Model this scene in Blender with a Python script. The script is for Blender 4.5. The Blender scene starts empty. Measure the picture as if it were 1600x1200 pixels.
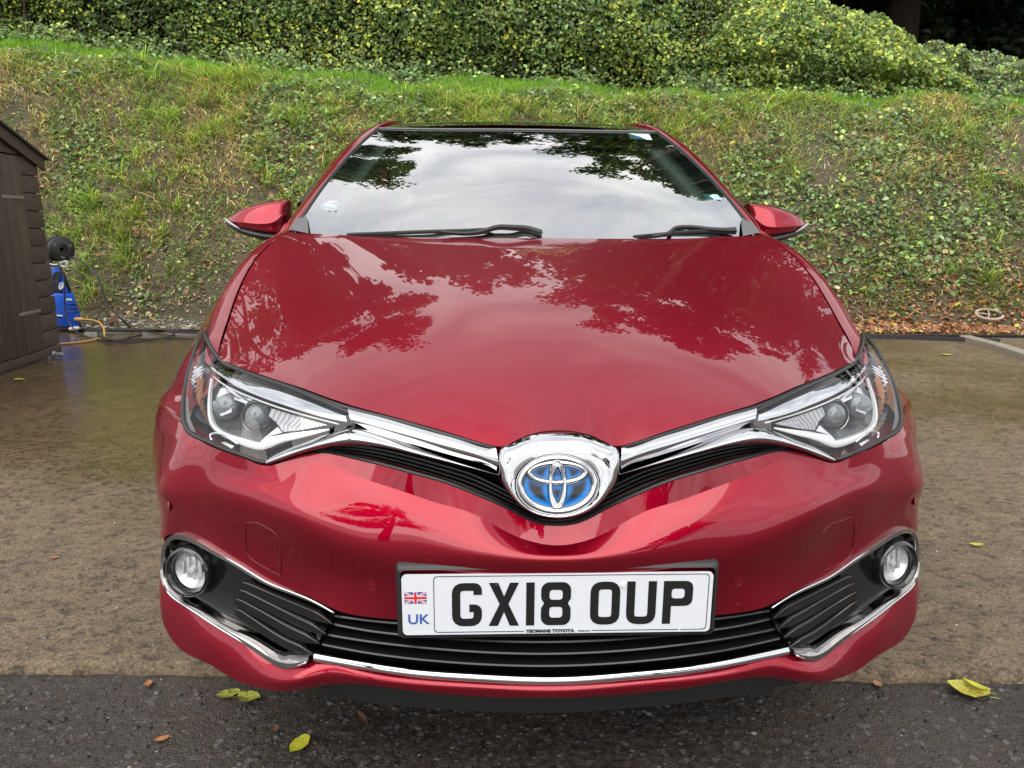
import bpy, bmesh, math, random
import numpy as np
from mathutils import Vector, Matrix
random.seed(7)
RNG = np.random.default_rng(11)
R = math.radians
S = bpy.context.scene
COL = S.collection

# ------------------------------------------------------------------ camera
F_PX, PITCH, ROLL, CAM_H = 1110.0, R(12.48), R(0.37), 1.036
CAR_X, CAR_Y, CAR_YAW = 0.0798, 1.086, R(1.98)
cam_d = bpy.data.cameras.new('camera')
cam_d.sensor_width = 36.0
cam_d.lens = 36.0 * F_PX / 1600.0
cam_d.clip_start, cam_d.clip_end = 0.02, 500
cam = bpy.data.objects.new('camera', cam_d)
COL.objects.link(cam)
_fw = np.array([0, math.cos(PITCH), -math.sin(PITCH)])
_dn = np.array([0, -math.sin(PITCH), -math.cos(PITCH)])
_rt = np.array([1.0, 0, 0])
_rx = _rt * math.cos(ROLL) - _dn * math.sin(ROLL)      # picture x axis in the world
_dx = _rt * math.sin(ROLL) + _dn * math.cos(ROLL)
cam.matrix_world = Matrix(((_rx[0], -_dx[0], -_fw[0], 0), (_rx[1], -_dx[1], -_fw[1], 0),
                           (_rx[2], -_dx[2], -_fw[2], CAM_H), (0, 0, 0, 1)))
S.camera = cam

# ------------------------------------------------------------------ sky and sun
SUN_EL, SUN_ROT = R(48), R(200)
W = bpy.data.worlds.new('World')
S.world = W
W.use_nodes = True
wt = W.node_tree
wt.nodes.clear()
def wn(t, **k):
    n = wt.nodes.new(t)
    for a, b in k.items():
        setattr(n, a, b)
    return n
w_out = wn('ShaderNodeOutputWorld'); w_bg = wn('ShaderNodeBackground')
w_bg.inputs['Strength'].default_value = 0.10
w_sky = wn('ShaderNodeTexSky', sky_type='NISHITA', sun_disc=False, sun_elevation=SUN_EL, sun_rotation=SUN_ROT)
w_tc = wn('ShaderNodeTexCoord'); w_sep = wn('ShaderNodeSeparateXYZ')
wt.links.new(w_tc.outputs['Generated'], w_sep.inputs[0])
w_zp = wn('ShaderNodeMath', operation='ADD'); w_zp.inputs[1].default_value = 0.25
wt.links.new(w_sep.outputs['Z'], w_zp.inputs[0])
w_zm = wn('ShaderNodeMath', operation='MAXIMUM'); w_zm.inputs[1].default_value = 0.12
wt.links.new(w_zp.outputs[0], w_zm.inputs[0])
w_div = wn('ShaderNodeVectorMath', operation='DIVIDE')
w_cmb = wn('ShaderNodeCombineXYZ')
for i in range(3):
    wt.links.new(w_zm.outputs[0], w_cmb.inputs[i])
wt.links.new(w_tc.outputs['Generated'], w_div.inputs[0]); wt.links.new(w_cmb.outputs[0], w_div.inputs[1])
w_n1 = wn('ShaderNodeTexNoise'); w_n1.inputs['Scale'].default_value = 3.4; w_n1.inputs['Detail'].default_value = 9
w_n1.inputs['Roughness'].default_value = 0.55; w_n1.inputs['Distortion'].default_value = 0.6
wt.links.new(w_div.outputs[0], w_n1.inputs['Vector'])
w_cr = wn('ShaderNodeValToRGB')                           # cloud brightness
e = w_cr.color_ramp.elements
e[0].position, e[0].color = 0.30, (5.6, 5.9, 6.5, 1)
e[1].position, e[1].color = 0.66, (11.5, 11.3, 11.0, 1)
wt.links.new(w_n1.outputs['Fac'], w_cr.inputs[0])
w_n2 = wn('ShaderNodeTexNoise'); w_n2.inputs['Scale'].default_value = 1.6; w_n2.inputs['Detail'].default_value = 5
wt.links.new(w_div.outputs[0], w_n2.inputs['Vector'])
w_r2 = wn('ShaderNodeValToRGB')                           # thin places where the blue shows
w_r2.color_ramp.elements[0].position, w_r2.color_ramp.elements[0].color = 0.30, (0.70, 0.70, 0.70, 1)
w_r2.color_ramp.elements[1].position, w_r2.color_ramp.elements[1].color = 0.55, (1, 1, 1, 1)
wt.links.new(w_n2.outputs['Fac'], w_r2.inputs[0])
w_mix = wn('ShaderNodeMix', data_type='RGBA')
wt.links.new(w_r2.outputs[0], w_mix.inputs['Factor'])
wt.links.new(w_sky.outputs[0], w_mix.inputs['A']); wt.links.new(w_cr.outputs[0], w_mix.inputs['B'])
wt.links.new(w_mix.outputs['Result'], w_bg.inputs['Color'])
wt.links.new(w_bg.outputs[0], w_out.inputs[0])
sun_d = bpy.data.lights.new('sun', 'SUN')
sun_d.energy, sun_d.angle, sun_d.color = 2.2, R(80), (1.0, 0.96, 0.90)
sun = bpy.data.objects.new('sun', sun_d)
COL.objects.link(sun)
sun.rotation_euler = (R(90) - SUN_EL, 0, R(180) - SUN_ROT + R(180))
_sd = Vector((math.sin(SUN_ROT) * math.cos(SUN_EL), math.cos(SUN_ROT) * math.cos(SUN_EL), math.sin(SUN_EL)))
sun.rotation_euler = _sd.to_track_quat('Z', 'Y').to_euler()
vs = S.view_settings
vs.view_transform, vs.look, vs.gamma, vs.exposure = 'Standard', 'None', 1.0, 0.80
vs.use_curve_mapping = False
S.cycles.max_bounces = 10
S.cycles.transparent_max_bounces = 16
S.cycles.caustics_reflective = False
S.cycles.caustics_refractive = False

# ------------------------------------------------------------------ where a sight line meets a given depth
def _ray(px, py):
    u, v = (px - 800) / F_PX, (py - 600) / F_PX
    return _fw + u * _rx + v * _dx
def G_at_z(px, py, z=0.0):                               # world point at height z
    d = _ray(px, py); t = (z - CAM_H) / d[2]
    return np.array([0, 0, CAM_H]) + t * d
def G_at_y(px, py, y):                                   # world point at distance y
    d = _ray(px, py); t = y / d[1]
    return np.array([0, 0, CAM_H]) + t * d
_ca, _sa = math.cos(CAR_YAW), math.sin(CAR_YAW)
_RC = np.array([[_ca, _sa, 0], [-_sa, _ca, 0], [0, 0, 1]])
_OC = _RC @ np.array([-CAR_X, -CAR_Y, CAM_H])
def P(px, py, y):                                        # point in the car's own axes at y behind the nose
    d = _RC @ _ray(px, py); t = (y - _OC[1]) / d[1]
    return _OC + t * d
def PL(*L):
    return np.array([P(*q) if abs(q[0]) > 9 else q for q in L], float)   # (picture x, picture y, depth), or a plain point in metres

# ------------------------------------------------------------------ small maths
def nat_spline(t, Y, tq):
    t = np.asarray(t, float); Y = np.asarray(Y, float); n = len(t)
    if n == 2:
        w = ((tq - t[0]) / (t[1] - t[0])).reshape((-1,) + (1,) * (Y.ndim - 1))
        return Y[0] * (1 - w) + Y[1] * w
    h = np.diff(t); A = np.zeros((n, n)); B = np.zeros((n,) + Y.shape[1:])
    A[0, 0] = A[-1, -1] = 1
    for i in range(1, n - 1):
        A[i, i - 1], A[i, i], A[i, i + 1] = h[i - 1], 2 * (h[i - 1] + h[i]), h[i]
        B[i] = 6 * ((Y[i + 1] - Y[i]) / h[i] - (Y[i] - Y[i - 1]) / h[i - 1])
    M = np.linalg.solve(A, B.reshape(n, -1)).reshape(B.shape)
    k = np.clip(np.searchsorted(t, tq) - 1, 0, n - 2)
    hk = h[k]; a = (t[k + 1] - tq) / hk; b = (tq - t[k]) / hk
    sh = (-1,) + (1,) * (Y.ndim - 1)
    a, b, hk = a.reshape(sh), b.reshape(sh), hk.reshape(sh)
    return a * Y[k] + b * Y[k + 1] + ((a ** 3 - a) * M[k] + (b ** 3 - b) * M[k + 1]) * hk * hk / 6
def chord(P_):
    d = np.linalg.norm(np.diff(P_, axis=0), axis=1)
    return np.concatenate([[0], np.cumsum(np.maximum(d, 1e-6))])
def spl(pts, n, smooth=True):
    pts = np.asarray(pts, float); c = chord(pts)
    q = np.linspace(0, c[-1], max(n * 6, 60))
    D = nat_spline(c, pts, q) if smooth else np.stack([np.interp(q, c, pts[:, i]) for i in range(3)], 1)
    c2 = chord(D); u = np.linspace(0, c2[-1], n)
    return np.stack([np.interp(u, c2, D[:, i]) for i in range(3)], 1)
def mir(A):
    B = np.array(A, float).copy(); B[..., 0] *= -1
    return B
def full(half):                                          # half: centre -> left; result: left -> right
    h = np.array(half, float); h[0, 0] = 0
    return np.concatenate([h[::-1], mir(h[1:])])
def loft(curves, nv, n=None, smooth=True):
    C = np.array([spl(c, n, True) if n else c for c in curves])
    t = np.concatenate([[0], np.cumsum([np.linalg.norm(C[i + 1] - C[i], axis=1).mean() for i in range(len(C) - 1)])])
    q = np.linspace(0, t[-1], nv)
    if smooth:
        return nat_spline(t, C, q)
    k = np.clip(np.searchsorted(t, q) - 1, 0, len(t) - 2); w = ((q - t[k]) / (t[k + 1] - t[k]))[:, None, None]
    return C[k] * (1 - w) + C[k + 1] * w
def smoothstep(a, b, x):
    t = np.clip((x - a) / (b - a), 0, 1); return t * t * (3 - 2 * t)
def vnoise(p, seed=0):                                   # value noise, p (N,3) -> 0..1
    p = np.asarray(p, float); i = np.floor(p).astype(np.int64); f = p - i; f = f * f * (3 - 2 * f)
    def h(a):
        n = (a[:, 0] * 374761393 + a[:, 1] * 668265263 + a[:, 2] * 2147483647 + seed * 144665) & 0xffffffff
        n = ((n ^ (n >> 13)) * 1274126177) & 0xffffffff
        return ((n ^ (n >> 16)) & 0xffff) / 65535.0
    r = 0
    for dx in (0, 1):
        for dy in (0, 1):
            for dz in (0, 1):
                w = (f[:, 0] if dx else 1 - f[:, 0]) * (f[:, 1] if dy else 1 - f[:, 1]) * (f[:, 2] if dz else 1 - f[:, 2])
                r = r + w * h(i + np.array([dx, dy, dz]))
    return r
def fbm(p, o=3, seed=0):
    a, s, t = 0.5, 0.0, 0.0
    for k in range(o):
        s = s + a * vnoise(np.asarray(p) * 2 ** k, seed + k); t += a; a *= .5
    return s / t

# ------------------------------------------------------------------ mesh helpers
class MB:
    def __init__(s): s.V, s.F, s.n = [], [], 0
    def add(s, V, F):
        V = np.asarray(V, float).reshape(-1, 3); s.V.append(V)
        s.F += [tuple(int(i) + s.n for i in f) for f in F]; s.n += len(V); return s
    def grid(s, G, closed_u=False, closed_v=False, out=None):
        nv, nu = G.shape[:2]; F = []
        for j in range(nv if closed_v else nv - 1):
            for i in range(nu if closed_u else nu - 1):
                a, b = j * nu + i, j * nu + (i + 1) % nu
                c, d = ((j + 1) % nv) * nu + (i + 1) % nu, ((j + 1) % nv) * nu + i
                F.append((a, b, c, d))
        if out is not None:
            n = np.cross(G[1:, :-1] - G[:-1, :-1], G[:-1, 1:] - G[:-1, :-1]).reshape(-1, 3).sum(0)
            if np.dot(n, out) > 0:
                F = [f[::-1] for f in F]
        return s.add(G.reshape(-1, 3), F)
    def sweep(s, path, prof, nrm=(0, -1, 0), closed=False, caps=True, scale=None):
        """prof: list of (a along side, b along nrm); path: points"""
        path = np.asarray(path, float); n = len(path); N0 = np.asarray(nrm, float)
        if closed:
            T = np.roll(path, -1, 0) - np.roll(path, 1, 0)
        else:
            T = np.gradient(path, axis=0)
        T /= np.linalg.norm(T, axis=1)[:, None] + 1e-12
        N = (N0 if N0.ndim == 2 else np.tile(N0, (n, 1)))
        N = N - T * (N * T).sum(1)[:, None]; N /= np.linalg.norm(N, axis=1)[:, None] + 1e-12
        B = np.cross(T, N); sc = np.ones(n) if scale is None else np.asarray(scale)
        pr = np.asarray(prof, float)
        G = path[:, None] + sc[:, None, None] * (pr[None, :, 0, None] * B[:, None] + pr[None, :, 1, None] * N[:, None])
        k0 = s.n; m = len(pr)
        s.grid(G, closed_u=True, closed_v=closed)
        if caps and not closed:
            s.F.append(tuple(k0 + i for i in range(m))); s.F.append(tuple(k0 + (n - 1) * m + i for i in range(m))[::-1])
        return s
    def tube(s, path, r, m=8, closed=False, scale=None):
        path = np.asarray(path, float); n = len(path)
        T = np.gradient(path, axis=0) if not closed else np.roll(path, -1, 0) - np.roll(path, 1, 0)
        T /= np.linalg.norm(T, axis=1)[:, None] + 1e-12
        N = np.zeros((n, 3)); v = np.array([0, 0, 1.0]) if abs(T[0, 2]) < .9 else np.array([1.0, 0, 0])
        for i in range(n):
            v = v - T[i] * v.dot(T[i]); v /= np.linalg.norm(v) + 1e-12; N[i] = v
        return s.sweep(path, circ(r, m), N, closed, scale=scale)
    def box(s, c, d, rot=None):
        c = np.asarray(c, float); d = np.asarray(d, float) / 2
        V = np.array([(x, y, z) for x in (-1, 1) for y in (-1, 1) for z in (-1, 1)], float) * d
        if rot is not None:
            V = V @ np.asarray(rot).T
        return s.add(V + c, [(0, 1, 3, 2), (4, 6, 7, 5), (0, 4, 5, 1), (2, 3, 7, 6), (0, 2, 6, 4), (1, 5, 7, 3)])
    def lathe(s, prof, o, ax, m=32):
        """prof: (r, h) along axis"""
        o = np.asarray(o, float); ax = np.asarray(ax, float); ax = ax / np.linalg.norm(ax)
        u = np.cross(ax, [0, 0, 1.0]) if abs(ax[2]) < .9 else np.cross(ax, [1.0, 0, 0])
        u /= np.linalg.norm(u); v = np.cross(ax, u)
        a = np.linspace(0, 2 * np.pi, m, endpoint=False)
        G = np.array([[o + ax * h + r * (np.cos(t) * u + np.sin(t) * v) for t in a] for r, h in prof])
        return s.grid(G, closed_u=True)
    def poly_prism(s, pts, n, d):
        """flat polygon (points 3D) given thickness d along -n"""
        pts = np.asarray(pts, float); k = len(pts); n = np.asarray(n, float)
        V = np.concatenate([pts, pts - n * d])
        F = [tuple(range(k)), tuple(range(2 * k - 1, k - 1, -1))] + [(i, i + k, (i + 1) % k + k, (i + 1) % k) for i in range(k)]
        return s.add(V, F)
    def build(s, name, mat, parent=None, smooth=True, angle=35, bevel=0, recalc=True, solid=0):
        V = np.concatenate(s.V) if s.V else np.zeros((0, 3))
        me = bpy.data.meshes.new(name); me.from_pydata(V.tolist(), [], s.F)
        if recalc or bevel:
            bm = bmesh.new(); bm.from_mesh(me)
            bmesh.ops.remove_doubles(bm, verts=bm.verts, dist=1e-5)
            if bevel:
                ed = [e_ for e_ in bm.edges if len(e_.link_faces) == 2 and e_.calc_face_angle(0) > .5]
                bmesh.ops.bevel(bm, geom=ed, offset=bevel, segments=2, affect='EDGES', profile=.6, clamp_overlap=True)
            if recalc:
                bmesh.ops.recalc_face_normals(bm, faces=bm.faces)
            bm.to_mesh(me); bm.free()
        me.materials.append(mat)
        if smooth:
            me.polygons.foreach_set('use_smooth', [True] * len(me.polygons))
            me.set_sharp_from_angle(angle=R(angle))
        o = bpy.data.objects.new(name, me); COL.objects.link(o)
        if parent is not None:
            o.parent = parent
        if solid:
            md = o.modifiers.new('thickness', 'SOLIDIFY'); md.thickness = solid; md.offset = -1
        return o
def circ(r, m=8, rb=None):
    a = np.linspace(0, 2 * np.pi, m, endpoint=False)
    return np.stack([r * np.cos(a), (rb or r) * np.sin(a)], 1)
def tag(o, label=None, cat=None, group=None, kind=None):
    for k, v in (('label', label), ('category', cat), ('group', group), ('kind', kind)):
        if v:
            o[k] = v
    return o
def empty(name, loc=(0, 0, 0), rz=0.0):
    o = bpy.data.objects.new(name, None); COL.objects.link(o); o.location = loc; o.rotation_euler = (0, 0, rz)
    o.empty_display_size = .1
    return o
def link_mesh(name, me, parent=None, loc=None):
    o = bpy.data.objects.new(name, me); COL.objects.link(o)
    if parent is not None: o.parent = parent
    if loc is not None: o.location = loc
    return o
def raw_mesh(name, V, F, mat, colors=None, smooth=False, parent=None):
    """fast: V (n,3), F (m,k) int arrays; colors per vertex"""
    me = bpy.data.meshes.new(name); V = np.asarray(V, np.float32); F = np.asarray(F, np.int32)
    m, k = F.shape
    me.vertices.add(len(V)); me.vertices.foreach_set('co', V.ravel())
    me.loops.add(m * k); me.loops.foreach_set('vertex_index', F.ravel())
    me.polygons.add(m); me.polygons.foreach_set('loop_start', np.arange(0, m * k, k, dtype=np.int32))
    me.polygons.foreach_set('loop_total', np.full(m, k, np.int32))
    if smooth: me.polygons.foreach_set('use_smooth', np.ones(m, bool))
    if colors is not None:
        at = me.color_attributes.new('tint', 'FLOAT_COLOR', 'POINT')
        c = np.ones((len(V), 4), np.float32); c[:, :3] = colors; at.data.foreach_set('color', c.ravel())
    me.update(calc_edges=True); me.validate()
    me.materials.append(mat)
    o = bpy.data.objects.new(name, me); COL.objects.link(o)
    if parent is not None: o.parent = parent
    return o

# ------------------------------------------------------------------ materials
def mat(name, col=(.5, .5, .5), rough=.5, metal=0., coat=0., coat_r=.03, spec=.5, **kw):
    m = bpy.data.materials.new(name); m.use_nodes = True
    b = m.node_tree.nodes['Principled BSDF']
    b.inputs['Base Color'].default_value = (*col, 1); b.inputs['Roughness'].default_value = rough
    b.inputs['Metallic'].default_value = metal; b.inputs['Coat Weight'].default_value = coat
    b.inputs['Coat Roughness'].default_value = coat_r; b.inputs['Specular IOR Level'].default_value = spec
    return m
class NT:
    def __init__(s, m): s.m = m; s.t = m.node_tree; s.b = s.t.nodes.get('Principled BSDF')
    def n(s, t, ins=None, **k):
        x = s.t.nodes.new(t)
        for a, b in k.items(): setattr(x, a, b)
        for a, b in (ins or {}).items():
            if hasattr(b, 'is_linked') or hasattr(b, 'links'): s.t.links.new(b, x.inputs[a])
            else: x.inputs[a].default_value = b
        return x
    def l(s, a, b): s.t.links.new(a, b)
    def noise(s, scale, detail=4, rough=.5, vec=None, dist=0.):
        i = {'Scale': scale, 'Detail': detail, 'Roughness': rough, 'Distortion': dist}
        if vec is not None: i['Vector'] = vec
        return s.n('ShaderNodeTexNoise', i)
    def ramp(s, fac, stops):
        r = s.n('ShaderNodeValToRGB'); e = r.color_ramp.elements
        while len(e) < len(stops): e.new(.5)
        for x, (p, c) in zip(e, stops):
            x.position = p; x.color = (*c, 1) if len(c) == 3 else c
        s.l(fac, r.inputs[0]); return r.outputs[0]
    def mix(s, fac, a, b, mode='MIX'):
        x = s.n('ShaderNodeMix', data_type='RGBA', blend_type=mode)
        for k, v in (('Factor', fac), ('A', a), ('B', b)):
            if hasattr(v, 'links'): s.l(v, x.inputs[k])
            else: x.inputs[k].default_value = v if k == 'Factor' else (*v, 1)
        return x.outputs['Result']
    def math(s, op, a, b=0.0, clamp=False):
        x = s.n('ShaderNodeMath', operation=op, use_clamp=clamp)
        for k, v in ((0, a), (1, b)):
            if hasattr(v, 'links'): s.l(v, x.inputs[k])
            else: x.inputs[k].default_value = v
        return x.outputs[0]
    def bump(s, h, strength, dist=.01):
        x = s.n('ShaderNodeBump', {'Strength': strength, 'Distance': dist, 'Height': h})
        return x.outputs[0]

def glass_mat(name, tint=(1, 1, 1), f0=.06, rough=.0):
    # thin sheet: the same reflectance from both sides (Schlick)
    m = bpy.data.materials.new(name); m.use_nodes = True; t = NT(m); t.t.nodes.remove(t.b)
    o = t.t.nodes['Material Output']; ge = t.n('ShaderNodeNewGeometry')
    dt = t.n('ShaderNodeVectorMath', operation='DOT_PRODUCT'); t.l(ge.outputs['Normal'], dt.inputs[0]); t.l(ge.outputs['Incoming'], dt.inputs[1])
    k = t.math('POWER', t.math('SUBTRACT', 1.0, t.math('ABSOLUTE', dt.outputs['Value']), True), 5.0)
    f = t.math('ADD', t.math('MULTIPLY', k, 1 - f0), f0, True)
    g = t.n('ShaderNodeBsdfGlossy', {'Roughness': rough}); tr = t.n('ShaderNodeBsdfTransparent', {'Color': (*tint, 1)}); mx = t.n('ShaderNodeMixShader')
    t.l(f, mx.inputs[0]); t.l(tr.outputs[0], mx.inputs[1]); t.l(g.outputs[0], mx.inputs[2])
    t.l(mx.outputs[0], o.inputs[0]); return m

M = {}
M['paint'] = mat('red_paint', (.25, .0005, .0135), .40, .75, 1., .012, spec=.0)
t = NT(M['paint']); nz = t.noise(2600, 1); t.l(t.bump(nz.outputs[0], .04, .0004), t.b.inputs['Normal'])
tc = t.n('ShaderNodeTexCoord').outputs['Object']; n1 = t.noise(150, 2, .5, tc); n2 = t.noise(7, 3, .6, tc); sx = t.n('ShaderNodeSeparateXYZ'); t.l(tc, sx.inputs[0])
low = t.n('ShaderNodeMapRange', {'Value': sx.outputs['Z'], 'From Min': .62, 'From Max': .42, 'To Min': .0, 'To Max': .020}).outputs[0]   # road splashes low on the nose
sp = t.math('GREATER_THAN', t.math('ADD', t.math('ADD', n1.outputs[0], t.math('MULTIPLY', n2.outputs[0], .12)), low), .845)
t.l(t.mix(t.math('MULTIPLY', sp, .55), (.25, .0005, .0135), (.30, .16, .11)), t.b.inputs['Base Color'])
t.l(t.math('ADD', .010, t.math('MULTIPLY', sp, .4)), t.b.inputs['Coat Roughness'])
t.b.inputs['Coat IOR'].default_value = 1.5
M['chrome'] = mat('chrome', (.60, .605, .615), .05, 1.)
M['smoke'] = mat('smoked_chrome', (.42, .405, .39), .10, 1.)
M['gloss_black'] = mat('gloss_black', (.008, .008, .009), .08, 0, .6)
M['black'] = mat('black_plastic', (.016, .016, .017), .42)
M['grille'] = mat('grille_black', (.010, .010, .011), .28)
M['void'] = mat('void_black', (.004, .004, .004), .9, spec=.1)
M['under'] = mat('undertray_grey', (.014, .0145, .015), .5)
M['grey_trim'] = mat('grey_trim', (.10, .10, .105), .5)
M['silver'] = mat('silver_reflector', (.75, .75, .76), .18, 1.)
M['white_pipe'] = mat('light_guide', (.60, .60, .59), .25, .2, .5)
M['amber'] = mat('amber_reflector', (.42, .20, .11), .2, .7)
M['lens'] = glass_mat('clear_lens', (.95, .96, .97), .05)
M['dome'] = mat('projector_lens', (.10, .115, .125), .03, .0, 1.)
M['screen'] = glass_mat('windscreen_glass', (.66, .80, .72), .60)
M['side_glass'] = glass_mat('side_glass', (.62, .72, .66), .10)
M['roof_glass'] = mat('roof_glass', (.006, .007, .008), .03, 0, 1.)
M['frit'] = mat('frit_black', (.006, .006, .007), .5)
M['tyre'] = mat('tyre', (.018, .018, .018), .8)
M['rim'] = mat('alloy', (.45, .45, .47), .25, 1.)
M['plate'] = mat('plate_white', (.64, .66, .70), .35, 0, .3)
M['ink'] = mat('plate_black', (.008, .008, .009), .4)
M['flag_blue'] = mat('flag_blue', (.03, .05, .25), .4)
M['flag_red'] = mat('flag_red', (.6, .02, .04), .4)
M['uk_blue'] = mat('uk_blue', (.03, .09, .32), .4)
M['sticker'] = mat('mint_sticker', (.50, .78, .68), .5)
M['sticker_blue'] = mat('blue_sticker', (.30, .60, .68), .5)
M['sticker_violet'] = mat('violet_sticker', (.36, .38, .72), .5)
M['interior'] = mat('dark_interior', (.025, .025, .027), .7)
M['pillar_trim'] = mat('pale_pillar_trim', (.72, .74, .71), .7)
M['seat_red'] = mat('seat_piping', (.25, .03, .03), .6)
M['groove'] = mat('panel_groove', (.12, .002, .008), .4)

# =================================================================== THE SETTING
# ---- ground: asphalt and concrete
M['asphalt'] = mat('asphalt', (.05, .05, .05), .75)
t = NT(M['asphalt']); tc = t.n('ShaderNodeTexCoord').outputs['Object']
n1 = t.noise(1.7, 6, .6, tc); n2 = t.noise(60, 6, .7, tc); n3 = t.noise(260, 3, .6, tc)
vo = t.n('ShaderNodeTexVoronoi', {'Scale': 85., 'Vector': tc}); vo2 = t.n('ShaderNodeTexVoronoi', {'Scale': 210., 'Vector': tc})
c = t.ramp(n2.outputs[0], [(.30, (.009, .0075, .007)), (.52, (.023, .019, .017)), (.72, (.055, .044, .037))])
c = t.mix(t.ramp(n1.outputs[0], [(.42, (0, 0, 0)), (.62, (.8, .8, .8))]), c, t.ramp(n3.outputs[0], [(.3, (.022, .017, .014)), (.7, (.085, .064, .050))]))
c = t.mix(t.ramp(vo.outputs['Color'], [(.80, (0, 0, 0)), (.9, (.5, .5, .5))]), c, (.13, .13, .135))
t.l(c, t.b.inputs['Base Color'])
t.l(t.ramp(n2.outputs[0], [(.35, (.30,) * 3), (.6, (.75,) * 3)]), t.b.inputs['Roughness'])
n4 = t.noise(16, 5, .65, tc)
h = t.math('ADD', t.math('MULTIPLY', n4.outputs[0], 2.2), t.math('ADD', t.math('MULTIPLY', n3.outputs[0], .35), t.math('MULTIPLY', vo2.outputs['Distance'], -.35)))
t.l(t.bump(h, .6, .008), t.b.inputs['Normal'])

M['concrete'] = mat('wet_concrete', (.2, .17, .13), .5)
t = NT(M['concrete']); tc = t.n('ShaderNodeTexCoord').outputs['Object']
sx = t.n('ShaderNodeSeparateXYZ'); t.l(tc, sx.inputs[0])
mp = t.n('ShaderNodeMapping', {'Vector': tc, 'Scale': (.85, 1.15, 1)}).outputs[0]
n1 = t.noise(1.1, 6, .62, tc, .3); n2 = t.noise(9, 8, .68, mp, .5); n3 = t.noise(120, 6, .75, tc); n4 = t.noise(420, 2, .5, tc); n5 = t.noise(30, 7, .74, mp, .8)
c = t.ramp(n2.outputs[0], [(.32, (.080, .056, .036)), (.5, (.205, .146, .086)), (.68, (.325, .24, .145))])
c = t.mix(.55, c, t.ramp(n3.outputs[0], [(.36, (.045, .033, .022)), (.5, (.195, .143, .090)), (.64, (.44, .35, .235))]))
c = t.mix(t.ramp(n5.outputs[0], [(.50, (0, 0, 0)), (.62, (.9, .9, .9))]), c, (.05, .036, .024))
# wet film: stronger away from the front edge, broken up by noise
far = t.n('ShaderNodeMapRange', {'Value': sx.outputs['Y'], 'From Min': 1.55, 'From Max': 3.5}).outputs[0]
side_ = t.n('ShaderNodeMapRange', {'Value': sx.outputs['X'], 'From Min': -1.2, 'From Max': 2.2, 'To Min': 1.0, 'To Max': .62}).outputs[0]
wet = t.math('ADD', t.math('MULTIPLY', far, side_), t.math('MULTIPLY', t.math('SUBTRACT', t.math('ADD', t.math('MULTIPLY', n1.outputs[0], .7), t.math('MULTIPLY', n5.outputs[0], .3)), .5), 2.0), True)
wetc = t.ramp(wet, [(.18, (0, 0, 0)), (.85, (1, 1, 1))])
c = t.mix(wetc, c, t.mix(1.0, c, (.50, .46, .40), 'MULTIPLY'))
c = t.mix(t.ramp(n1.outputs[0], [(.5, (0, 0, 0)), (.7, (.25, .25, .25))]), c, (.085, .072, .045))
t.l(c, t.b.inputs['Base Color'])
t.l(t.ramp(wet, [(.15, (.65,) * 3), (.60, (.36,) * 3), (1.0, (.09,) * 3)]), t.b.inputs['Roughness'])
h = t.math('ADD', t.math('MULTIPLY', n3.outputs[0], .7), t.math('ADD', t.math('MULTIPLY', n4.outputs[0], .5), t.math('MULTIPLY', n5.outputs[0], 1.1)))
dry = t.math('SUBTRACT', 1.0, t.math('MULTIPLY', wetc, .94))
bp = t.n('ShaderNodeBump', {'Distance': .010, 'Height': h}); t.l(dry, bp.inputs['Strength'])
t.l(bp.outputs[0], t.b.inputs['Normal'])

M['soil'] = mat('bank_soil', (.08, .055, .035), .9)
t = NT(M['soil']); tc = t.n('ShaderNodeTexCoord').outputs['Object']
n1 = t.noise(2.2, 6, .65, tc); n2 = t.noise(28, 6, .7, tc); n3 = t.noise(110, 4, .7, tc)
c = t.ramp(n2.outputs[0], [(.3, (.045, .033, .022)), (.5, (.12, .088, .058)), (.75, (.21, .16, .11))])
c = t.mix(t.ramp(n1.outputs[0], [(.40, (0, 0, 0)), (.60, (.65, .65, .65))]), c, (.045, .06, .022))
t.l(c, t.b.inputs['Base Color'])
t.l(t.bump(t.math('ADD', n2.outputs[0], t.math('MULTIPLY', n3.outputs[0], .5)), 1., .03), t.b.inputs['Normal'])

g = MB(); g.add([(-70, -60, -.03), (70, -60, -.03), (70, 90, -.03), (-70, 90, -.03)], [(0, 1, 2, 3)])
ground = g.build('asphalt_ground', M['asphalt'], smooth=False); tag(ground, 'dark worn asphalt in front of the concrete slab', kind='structure')

SLAB_NEAR = [G_at_z(0, 1036), G_at_z(400, 1041), G_at_z(800, 1046), G_at_z(1200, 1049), G_at_z(1590, 1050)]
k = (SLAB_NEAR[-1][1] - SLAB_NEAR[0][1]) / (SLAB_NEAR[-1][0] - SLAB_NEAR[0][0])
n = 420
xs = np.concatenate([[-9], np.linspace(-1.9, 1.9, n), [9]])
ye = SLAB_NEAR[0][1] + k * (xs - SLAB_NEAR[0][0])
ye = ye + .026 * (fbm(np.stack([xs * 9, xs * 0, xs * 0], 1), 4, 3) - .5) * (np.abs(xs) < 3)
SLAB_FAR = 6.93
rows = []
for j, (dy, z) in enumerate([(-.004, -.03), (.0, -.006), (.006, -.0015), (.014, 0), (.06, 0)]):
    zz = np.full(len(xs), z, float)
    if j in (1, 2, 3): zz -= .006 * np.clip(fbm(np.stack([xs * 22, xs * 0 + j * .4, xs * 0], 1), 3, 5) - .42, 0, 1)
    rows.append(np.stack([xs, ye + dy, zz], 1))
rows.append(np.stack([xs, np.full(len(xs), SLAB_FAR), np.zeros(len(xs))], 1))
slab = MB().grid(np.array(rows)).build('concrete_slab', M['concrete'], smooth=True, angle=50)
tag(slab, 'damp brown concrete parking slab under the car', kind='structure')

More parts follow.
